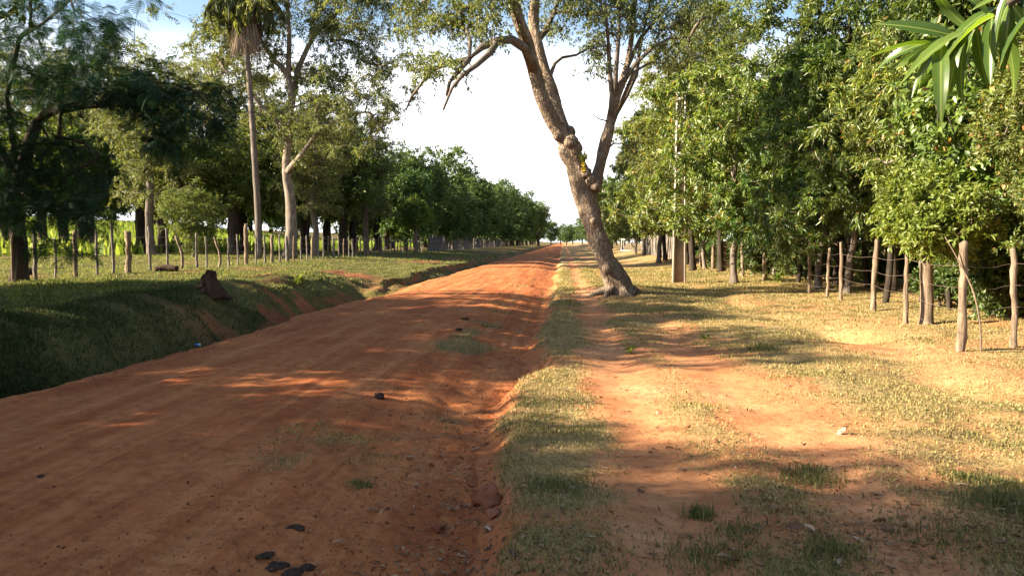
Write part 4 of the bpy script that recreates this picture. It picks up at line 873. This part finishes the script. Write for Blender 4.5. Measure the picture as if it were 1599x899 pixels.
for hgt in (.32, .62, .92, 1.2):
    q = [(LF, 12, float(zg(LF, 12)) + hgt)]
    for (y0, z0), (y1, z1) in zip(tops[:-1], tops[1:]):
        q += [(LF, y0, z0 + hgt), (LF, (y0 + y1) / 2, (z0 + z1) / 2 + hgt - .03)]
    q.append((LF, tops[-1][0], tops[-1][1] + hgt)); wire('wire', np.array(q) - lo, lf, .006)
# picket fence further on
pk = thing('picket_fence', on(LF, 90), 'grey picket fence of close upright stakes in front of the dense trees', 'fence'); pko = np.array(pk.location); r_ = rnd(400)
PKM = [post_mesh(410 + k, 1.45 + .06 * k, .085, True).mesh('picket', M['post_grey'], True) for k in range(5)]
Yp = 82.0; k = 0
while Yp < 205 and k < 299:
    o = obj('picket', PKM[k % 5], pk, (LF - pko[0] + r_.normal(0, .04), Yp - pko[1], float(zg(LF, Yp)) - pko[2])); o.rotation_euler = (r_.normal(0, .03), r_.normal(0, .03), k); o.scale = (1, 1, r_.uniform(.85, 1.12)); Yp += r_.uniform(.3, .55) * (1 + (Yp - 82) * .004); k += 1
for hgt in (.5, 1.1):
    wire('rail', np.array([(LF + .1, y, float(zg(LF, y)) + hgt) for y in np.arange(82, 206, 6.0)]) - pko, pk, .03)
print('pickets', k)
# right fence
rf = thing('wire_fence', on(6.2, 12), 'rustic wire fence on rough timber posts in front of the wood right of the verge', 'fence'); ro = np.array(rf.location)
rp = [(6.35, 11.3, 1.38, .045), (5.42, 10.9, 1.5, .062), (6.15, 14.3, 1.3, .04), (6.75, 17.3, 1.55, .06), (7.0, 20.0, 1.45, .045), (7.1, 21.3, 1.3, .04), (7.1, 22.9, 1.65, .05), (7.35, 29.0, 1.3, .08), (7.5, 33.0, 1.35, .08), (7.55, 37.0, 1.4, .09), (7.6, 40.0, 1.3, .09), (7.6, 43.5, 1.35, .08), (7.6, 47, 1.35, .08)]
for k, (X_, Y_, h, r) in enumerate(rp):
    m_ = post_mesh(500 + k, h, r, k in (0, 1, 5), 0.02 * (k % 2)); o = obj('post', m_.mesh('post', M['post'], True), rf, (X_ - ro[0], Y_ - ro[1], float(zg(X_, Y_)) - ro[2])); o.rotation_euler = (0, .02 * ((k * 7) % 5 - 2), k * .8)
chain = [rp[k] for k in (1, 2, 3, 4, 5, 6, 7, 8, 9, 10, 11, 12)]; front = [(7.6, 9.6, 1.3, 0), rp[0], rp[1]]
for hgt in (.28, .58, .88, 1.18):
    for ch in (front, chain):
        q = []
        for a, b in zip(ch[:-1], ch[1:]):
            pa = np.array([a[0] - .09, a[1] - .09, float(zg(a[0], a[1])) + hgt]); pb = np.array([b[0] - .09, b[1] - .09, float(zg(b[0], b[1])) + hgt]); q += [pa, pa * .67 + pb * .33 - [0, 0, .04], pa * .33 + pb * .67 - [0, 0, .035]]
        q.append(pb); wire('wire', spline(np.array(q), 2) - ro, rf, .0022)
# far pickets and gate on the right
pk2 = thing('picket_fence', on(7.6, 50), 'rough picket fence under the light trees between concrete pole and white gate', 'fence'); p2 = np.array(pk2.location)
Yp = 48.0; k = 0
while Yp < 76:
    o = obj('picket', PKM[k % 5], pk2, (7.6 - p2[0] + r_.normal(0, .06), Yp - p2[1], float(zg(7.6, Yp)) - p2[2])); o.rotation_euler = (r_.normal(0, .05), r_.normal(0, .05), k); Yp += r_.uniform(.3, .7); k += 1
gt = thing('metal_gate', on(7.0, 78), 'white barred gate far down the verge behind the leaning tree', 'gate', rz=R(12))
for z in (.25, 1.35):
    V, F = box(-1.3, 1.3, -.03, .03, z, z + .08); obj('rail', mesh_np('rail', V, F, M['white']), gt)
GB = None
for k in range(12):
    V, F = box(-.02, .02, -.02, .02, .12, 1.5); GB = GB or mesh_np('bar', V, F, M['white']); obj('bar', GB, gt, (-1.25 + k * .227, 0, 0))

# ------------------------------------------------------------------ concrete poles
def pole(px, py, Hh, label, Yfix=None, X_=None):
    p = ground_at(px, py) if Yfix is None else on(X_, Yfix); o = thing('utility_pole', (p[0], p[1], p[2] - .02), label, 'pole')
    for s in (-1, 1):
        m_ = MB(); w0, w1 = .215, .13
        V, F = box(-.035, .035, -.13, .13, 0, Hh); V[4:, 0] = V[4:, 0] * .8; V[4:, 1] *= .7; V[:4, 0] += s * w0; V[4:, 0] += s * w1; m_.add(V, F); obj('flange', m_.mesh('flange', M['concrete']), o)
    V, F = box(-.178, .178, -.03, .03, 0, 1.75); V[4:, 0] *= .93; obj('web', mesh_np('web', V, F, M['concrete_shade']), o)
    z = 1.75; 
    while z < Hh:
        t_ = z / Hh; a = .18 * (1 - t_) + .095 * t_; V, F = box(-a - .004, a + .004, -.1, .1, 0, .09); obj('rung', mesh_np('rung', V, F, M['concrete']), o, (0, 0, z)); z += 1.0
        if z < Hh and int(z) % 2: V, F = box(-a * .93, a * .93, -.028, .028, -.905, -.005); obj('web', mesh_np('web', V, F, M['concrete_shade']), o, (0, 0, z))
    return o
M['concrete_shade'] = plain('shade_brown_concrete', (.2, .14, .10), (.32, .24, .18), 4, .9)  # brown tone puts the shade of the recessed web into its colour
pole(1060, 441, 7.6, 'grey concrete utility pole with web coloured brown for its shade, standing on the right verge')
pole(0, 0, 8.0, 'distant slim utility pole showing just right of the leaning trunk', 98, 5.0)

# ------------------------------------------------------------------ stumps, logs, litter
def lumpy(seed, n=12, m_=9, rough=.3, flat=1.0):
    th = np.linspace(0, PI, m_); ph = np.linspace(0, 2 * PI, n, endpoint=False)
    V = np.array([(math.sin(t_) * math.cos(f), math.sin(t_) * math.sin(f), math.cos(t_)) for t_ in th for f in ph])
    V = V * (1 + rough * fbm(V[:, :1] * 1.4 + seed, V[:, 1:2] * 1.4 + V[:, 2:] * 1.1, seed, 3)); V[:, 2] *= flat
    i_ = np.arange(m_ - 1)[:, None] * n; j_ = np.arange(n)[None]; return V, np.stack([i_ + j_, i_ + n + j_, i_ + n + (j_ + 1) % n, i_ + (j_ + 1) % n], -1).reshape(-1, 4)
M['stump'] = bark_mat('rotten_wood', (.025, .016, .011), (.10, .06, .04), 10, .3, 1.0)
sp = ground_at(328, 456); st = thing('tree_stump', tuple(sp), 'dark broken tree stump on the left bank', 'stump', sc=(1.1, 1.0, .82))
V, F = tube(spline([(.0, 0, -.15), (.02, 0, .15), (-.02, 0, .36), (.05, 0, .55)], 4), np.interp(np.linspace(0, 1, 13), [0, .3, .7, 1], [.34, .22, .17, .10]), 14, True, .45, 3)
V[-1, 2] += .08; V[12 * 14:13 * 14, 2] += .10 * np.sin(np.arange(14) * 1.9); m_ = MB(); m_.add(V, F); obj('stump_body', m_.mesh('stump_body', M['stump'], True), st)
for a in (.3, 1.9, 3.3, 4.6):
    q = np.array([[.1 * math.cos(a), .1 * math.sin(a), .18], [.32 * math.cos(a), .32 * math.sin(a), .05], [.6 * math.cos(a), .6 * math.sin(a), -.1]])
    for i_ in (1, 2): q[i_, :2] *= .75; q[i_, 2] += max(-.12, float(zg(sp[0] + q[i_, 0], sp[1] + q[i_, 1])) - sp[2])
    V, F = tube(spline(q, 3), np.linspace(.1, .05, 7), 7, True, .2, 5); obj('root', mesh_np('root', V, F, M['stump'], True), st)
for (x, y, L, r, rz, lb) in [(260, 424, .75, .13, .2, 'short dark log lying in the sunny grass by the left fence'), (35, 430, .55, .15, 1.0, 'dark log end in the grass near the feathery tree')]:
    p = ground_at(x, y); q = np.array([[-L / 2, 0, r * .6], [0, .03, r * .75], [L / 2, 0, r * .6]]); V, F = tube(spline(q, 4), np.linspace(r, r * .8, 9), 10, True, .25, 4)
    o = obj('log', mesh_np('log', V, F, M['stump'], True), None, tuple(p)); o.rotation_euler = (0, 0, rz); tag(o, lb, 'log')
# crushed blue can on the road edge
cp = ground_at(307, 541); can = thing('drink_can', (cp[0], cp[1], cp[2] + .03), 'crushed blue and white drink can on the left edge of the road', 'can', rz=.25)
M['can_blue'] = plain('blue_can', (.03, .17, .55), (.05, .25, .7), 12, .35, .1, .5); M['can_white'] = plain('can_silver', (.6, .62, .64), (.75, .76, .78), 12, .35, .1, .5)
for nm, x0, x1, mm in (('body', -.06, .035, 'can_blue'), ('end', .036, .065, 'can_white')):
    q = np.array([[x0, 0, 0], [(x0 + x1) / 2, .005, -.004], [x1, 0, 0]]); V, F = tube(q, [.034, .027, .033], 12, True, .2, 6); obj(nm, mesh_np('can_' + nm, V, F, M[mm], True), can)
# dung pats and clods
M['pale_stone'] = plain('pale_stone', (.3, .22, .15), (.42, .33, .24), 20); M['dung'] = plain('dark_dung', (.02, .015, .012), (.085, .055, .04), 55, .95, 1.0, .05); M['clod'] = plain('earth_clod', (.20, .075, .04), (.33, .13, .07), 18, .95, .9)
for k, (x, y, s, hgt, lb) in enumerate([(461, 824, .052, .3, 'round dark dung pat alone on the shaded road'), (415, 868, .048, .3, 'dark broken dung pat above the row of pats at the bottom edge'), (432, 884, .06, .3, 'wide dark dung pat in the middle of the bottom row'), (478, 888, .045, .5, 'dark lumpy dung pat at the right end of the bottom row'), (455, 897, .05, .35, 'dark dung pat cut by the bottom edge of the view'), (591, 621, .055, .8, 'dark dung lump on the sunlit streak of the road'), (65, 744, .03, .5, 'small dark lump on the smooth left part of the road'), (715, 516, .07, .5, 'dark dung on the road right of the wheel track'), (726, 498, .09, .4, 'flat dark dung farther up the road edge')]):
    p = ground_at(x, y); V, F = lumpy(k + 20, 18, 9, .6, hgt); o = obj('dung_pat', mesh_np('dung_pat', V * s * [1.05, .85, .8], F, M['dung'], True), None, (p[0], p[1], p[2] + .002)); tag(o, lb, 'dung'); o.rotation_euler = (0, 0, k)
for k, (x, y, s, sc_, lb) in enumerate([(752, 792, .10, (1.0, .7, .8), 'large clod of red earth at the edge of the gully'), (684, 826, .06, (1, .6, .5), 'flat red clod left of the large clod'), (768, 812, .07, (1.2, .8, .5), 'red clod just right of the large clod'), (1117, 692, .045, (1, .7, .6), 'dark clod at the shadow edge on the verge'), (1073, 668, .028, (1, .8, .7), 'small dark clod in the sun on the grass strip'), (1310, 678, .045, (1, .6, .35), 'pale stone lying in the sunny grass'), (1232, 604, .05, (1.2, .7, .4), 'brown clod in the sunny soil by the tracks')]):
    p = ground_at(x, y); V, F = lumpy(k + 60, 28, 19, 1.1, 1); V = V * (1 + .16 * fbm(V[:, :1] * 4 + k, V[:, 1:2] * 4 + V[:, 2:] * 3, 9, 3)); V = V * s * np.array(sc_)
    for _n in unit(rnd(k + 5), 7): _d = V @ _n; _m = .66 * s * min(sc_); V = V - .8 * np.outer(np.maximum(0, _d - _m), _n)
    o = obj('earth_clod', mesh_np('earth_clod', V, F, M['clod'] if k != 5 else M['pale_stone'], k != 0), None, (p[0], p[1], p[2] + s * sc_[2] * .2)); o.rotation_euler = (.25, .3, k * .7 + .4); tag(o, lb, 'stone' if k == 5 else 'clod')
# large fallen leaves, each its own
r_ = rnd(600)
def curl_leaf(seed):
    q = rnd(seed); nu, nv = 9, 5; u = np.linspace(0, 1, nu); V = []
    c = q.uniform(.1, .5); tw = q.normal(0, .5); b = q.uniform(-.2, .35)
    for a in u:
        w_ = .15 * math.sin(PI * a ** .8) ** .8 + .004
        for v in np.linspace(-1, 1, nv): V.append((a - .5, v * w_ * math.cos(tw * a), c * w_ * v * v * 2.5 + b * (a - .5) ** 2 + v * w_ * math.sin(tw * a) + .02 * q.normal()))
    i_ = np.arange(nu - 1)[:, None] * nv; j_ = np.arange(nv - 1)[None]; return mesh_np('fallen_leaf', V, np.stack([i_ + j_, i_ + j_ + 1, i_ + nv + j_ + 1, i_ + nv + j_], -1).reshape(-1, 4), M['big_leaf'][seed % 3], True)
M['big_leaf'] = [plain('brown_leaf', (.11, .06, .035), (.2, .115, .07), 30, .7), plain('tan_leaf', (.24, .15, .09), (.38, .26, .17), 30, .7), plain('pale_leaf', (.33, .23, .15), (.5, .38, .27), 30, .7)]
CL = [curl_leaf(k) for k in range(9)]
lspots = [(1045, 703), (1065, 735), (1340, 848), (1385, 828), (1400, 856), (1262, 828), (1530, 795), (1450, 845), (1365, 775), (1290, 838), (1560, 800), (1585, 792), (1240, 826), (1345, 823), (1500, 760), (1373, 818), (1410, 880), (1130, 872), (1145, 880), (1140, 860), (1310, 880), (1560, 850), (1215, 800), (1190, 770), (1430, 790), (1480, 815), (760, 830), (735, 735), (690, 712), (650, 760), (720, 718), (705, 800), (620, 860), (800, 870), (845, 858), (745, 705), (760, 695), (580, 800), (895, 765), (1000, 770), (640, 720), (530, 850)]
for k, (x, y) in enumerate(lspots):
    p = ground_at(x, y); o = obj('fallen_leaf', CL[k % 9], None, (p[0], p[1], p[2] + .012)); s_ = r_.uniform(.06, .115); o.scale = (s_, s_ * r_.uniform(.7, 1.2), s_ * r_.uniform(.8, 1.6)); o.rotation_euler = (r_.normal(0, .15), r_.normal(0, .15), r_.uniform(0, 6))
    tag(o, 'curled dry leaf lying on the shaded soil of the verge' if x > 870 else 'curled dry leaf lying in or beside the leafy gully', 'leaf', 'dry leaves on the verge' if x > 870 else 'dry leaves by the gully')
# grass tufts and weeds
def tuft(x, y, h, n, spread, mm, lb, cat='grass tuft', name='grass_tuft'):
    p = ground_at(x, y); q = rnd(int(x + y)); a = q.normal(size=(n, 2)) * spread; P = np.stack([a[:, 0], a[:, 1], zg(p[0] + a[:, 0], p[1] + a[:, 1]) - p[2] - .005], -1)
    o = obj(name, blades('tuft', P, q.uniform(.4, 1, n) * h, q.uniform(.003, .006, n) * (1 + p[1] * .06), mm, int(x), .55), None, tuple(p)); tag(o, lb, cat, None, 'stuff'); return o
for x, y, h, n, s_, lb in [(1092, 806, .11, 220, .045, 'upright green tuft between the two verge tracks'), (1265, 748, .09, 500, .10, 'green tuft at the shadow edge left of the dry leaves'), (1300, 862, .08, 420, .08, 'low green tuft among the dry leaves at the bottom'), (1580, 790, .12, 700, .13, 'lush green tuft at the right edge of the view'), (1555, 755, .08, 300, .07, 'pale green tuft at the shadow edge by the right'), (1500, 745, .07, 260, .06, 'small pale tuft in the sun by the right'), (565, 758, .05, 220, .05, 'small green tuft alone on the shaded road'), (1030, 555, .0, 0, 0, ''), (1110, 870, .07, 800, .14, 'broad green tuft between the tracks at the bottom'), (870, 760, .07, 800, .12, 'green tuft on the shaded strip beside the gully'), (1190, 545, .14, 260, .12, 'green tuft near the hollow by the fence'), (1480, 835, .07, 900, .2, 'wide dark green tuft in the shade near the bottom right'), (1150, 830, .06, 300, .08, 'small green tuft right of the upright tuft')]:
    if n: tuft(x, y, h, n, s_, M['gr_green'], lb)
def weed(x, y, h, n, L, mm, lb):
    p = ground_at(x, y); q = rnd(int(x)); D = norm(unit(q, n) * [1, 1, .5] + [0, 0, .35]); P = np.stack([q.normal(0, .3, n) * h, q.normal(0, .3, n) * h, q.uniform(.1, 1, n) * h], -1)
    V, F = inst(diaV, diaF, P, D, np.array([[0, 0, 1.0]]) + .4 * unit(q, n), np.stack([q.uniform(.6, 1.1, n) * L, q.uniform(.35, .5, n) * L, q.uniform(.6, 1, n) * L], -1)); o = thing('weed', tuple(p), lb, 'weed'); obj('leaves', mesh_np('weed_leaves', V, F, mm), o)
    V, F = tube([(0, 0, -.02), (.01, 0, h * .5), (0, .01, h)], [.006, .005, .003], 5); obj('stalk', mesh_np('stalk', V, F, M['gr_green']), o)
weed(985, 553, .07, 22, .13, M['fresh'], 'bright little broad leaved weed on the shaded verge'); weed(467, 444, .22, 60, .22, M['fresh'], 'bright green weed on the left bank beside the red scarp'); weed(1100, 535, .09, 20, .12, M['fresh'], 'small green weed at the shadow edge right of the tracks')
weed(1215, 442, .25, 60, .25, M['fresh'], 'low leafy weed lit at the foot of the fence trees'); weed(1195, 438, .2, 40, .22, M['fresh'], 'smaller leafy weed beside the lit one under the fence trees'); weed(1085, 400, .3, 60, .3, M['fresh'], 'green weed in the sun right of the concrete pole')
# dry stick leaning by the near posts
s0 = on(5.62, 10.75); q = spline([(0, 0, -.05), (-.03, .02, .45), (-.12, .05, .85), (-.3, .1, 1.25), (-.45, .15, 1.55)], 4); V, F = tube(q, np.linspace(.017, .007, len(q)), 6, True, .1, 2)
o = obj('dry_stick', mesh_np('dry_stick', V, F, M['post'], True), None, tuple(s0)); tag(o, 'thin dry stick leaning against the wire beside the thick near post', 'stick')

# ------------------------------------------------------------------ mango bough hanging into the view
MX, MY = 5.0, 0.6; mz = float(zg(MX, MY)) - .05
mg = thing('overhanging_mango_tree', (MX, MY, mz), 'mango tree beside the camera whose bough hangs into the top right', 'tree'); mo = np.array(mg.location)
obj('trunk', LN[0]['trunk'], mg); obj('branches', LN[0]['branches'], mg); obj('crown', LN[0]['crown'], mg)
def mango_leaf(seed, bend, wid):
    nu, nv = 13, 5; V = []; q = rnd(seed)
    for a in np.linspace(0, 1, nu):
        w_ = wid * (math.sin(PI * min(1, a * 1.02) ** .75)) ** .85 + .003
        for v in np.linspace(-1, 1, nv): V.append((math.sin(a * bend) / bend, v * w_, (math.cos(a * bend) - 1) / bend + .35 * w_ * abs(v) + .006 * math.sin(a * 30 + v * 3) * abs(v)))
    i_ = np.arange(nu - 1)[:, None] * nv; j_ = np.arange(nv - 1)[None]; return mesh_np('leaf', V, np.stack([i_ + j_, i_ + j_ + 1, i_ + nv + j_ + 1, i_ + nv + j_], -1).reshape(-1, 4), M['mango1'], True)
m_, t = mat('near_mango_leaf'); tc = N(t, 'ShaderNodeTexCoord'); sx = N(t, 'ShaderNodeSeparateXYZ'); lk(t, tc.outputs['Object'], sx.inputs[0])
ab = N(t, 'ShaderNodeMath', operation='ABSOLUTE'); lk(t, sx.outputs[1], ab.inputs[0]); oi = N(t, 'ShaderNodeObjectInfo')
c = ramp(t, oi.outputs['Random'], [(0, (.05, .095, .016)), (.6, (.09, .15, .026)), (1, (.135, .2, .038))]); c = mixc(t, ramp(t, ab.outputs[0], [(0, (.7, .7, .7)), (.012, (0, 0, 0))]), c, (.3, .36, .1))
p_ = N(t, 'ShaderNodeBsdfPrincipled'); setin(p_, Roughness=.3); lk(t, c, p_.inputs['Base Color']); tr_ = N(t, 'ShaderNodeBsdfTranslucent'); lk(t, mixc(t, 1, c, (1.8, 1.8, .6), 'MULTIPLY'), tr_.inputs[0])
ms = N(t, 'ShaderNodeMixShader'); ms.inputs[0].default_value = .42; lk(t, p_.outputs[0], ms.inputs[1]); lk(t, tr_.outputs[0], ms.inputs[2]); oo = N(t, 'ShaderNodeOutputMaterial'); lk(t, ms.outputs[0], oo.inputs[0]); M['mango1'] = m_
ML = [mango_leaf(k, b, w_) for k, (b, w_) in enumerate([(.6, .09), (1.0, .08), (.4, .098), (1.3, .078)])]
BD = 2.6
bp = [at(x, y, BD + d) for x, y, d in [(1760, -150, .1), (1660, -60, .05), (1570, 10, 0), (1510, 48, 0), (1470, 66, 0)]]; bq = [np.array([MX - .6, MY + .5, 3.6]), np.array([3.2, 1.6, 3.5])] + bp
V, F = tube(spline(bq, 5) - mo, np.linspace(.03, .004, 5 * (len(bq) - 1) + 1), 6, True); bo1 = obj('bough', mesh_np('bough', V, F, M['twig'], True), mg)
bq2 = [bp[1], at(1610, -20, BD - .3), at(1570, -15, BD - .35)]; V, F = tube(spline(bq2, 4) - mo, np.linspace(.008, .004, 9), 5, True); bo2 = obj('bough', mesh_np('bough', V, F, M['twig'], True), mg)
lv = []; q = rnd(79)
for (bx, by), angs in (((1470, 66), (150, 128, 105, 172, 195, 88, 140)), ((1492, 56), (118, 165, 92, 208, 135)), ((1520, 44), (98, 140, 75, 215, 160, 115)), ((1548, 28), (88, 120, 60, 230, 150)), ((1575, 8), (75, 105, 130, 50, 160))):
    for a_ in angs:
        th = R(a_ + q.normal(0, 7)); L_ = q.uniform(88, 122); jx = q.uniform(-8, 8)
        lv.append(((bx + jx, by - jx * .45), (bx + jx + L_ * math.cos(th), by - jx * .45 + L_ * math.sin(th)), q.normal(0, .09)))
big = [((1640, -5), (1530, 78), -.35), ((1610, -20), (1575, 40), -.3), ((1575, -15), (1545, 60), -.3), ((1590, -18), (1650, 40), -.3), ((1580, -15), (1520, 5), -.35)]
q = rnd(77)
for k, ((x0, y0), (x1, y1), d) in enumerate(lv + big):
    a = at(x0, y0, BD + (d * .3 if k < len(lv) else d)); b = at(x1, y1, BD + d + q.normal(0, .03)); L = np.linalg.norm(b - a)
    if k < len(lv): L0 = q.uniform(.17, .21); b = a + (b - a) / L * max(L, L0 * .9); L = np.linalg.norm(b - a)
    X_ = (b - a) / L; up = np.array([-.6 + q.normal(0, .6), -.3 + q.normal(0, .6), .7]); Y_ = np.cross(up, X_); Y_ /= np.linalg.norm(Y_); Z_ = np.cross(X_, Y_)
    from mathutils import Matrix
    o = obj('leaf', ML[k % 4], bo1 if k < len(lv) else bo2); mm = Matrix(((X_[0], Y_[0], Z_[0]), (X_[1], Y_[1], Z_[1]), (X_[2], Y_[2], Z_[2]))); o.matrix_local = Matrix.Translation(Vector(a - mo)) @ mm.to_4x4() @ Matrix.Diagonal((L * 1.06, L, L, 1))
print('things done')
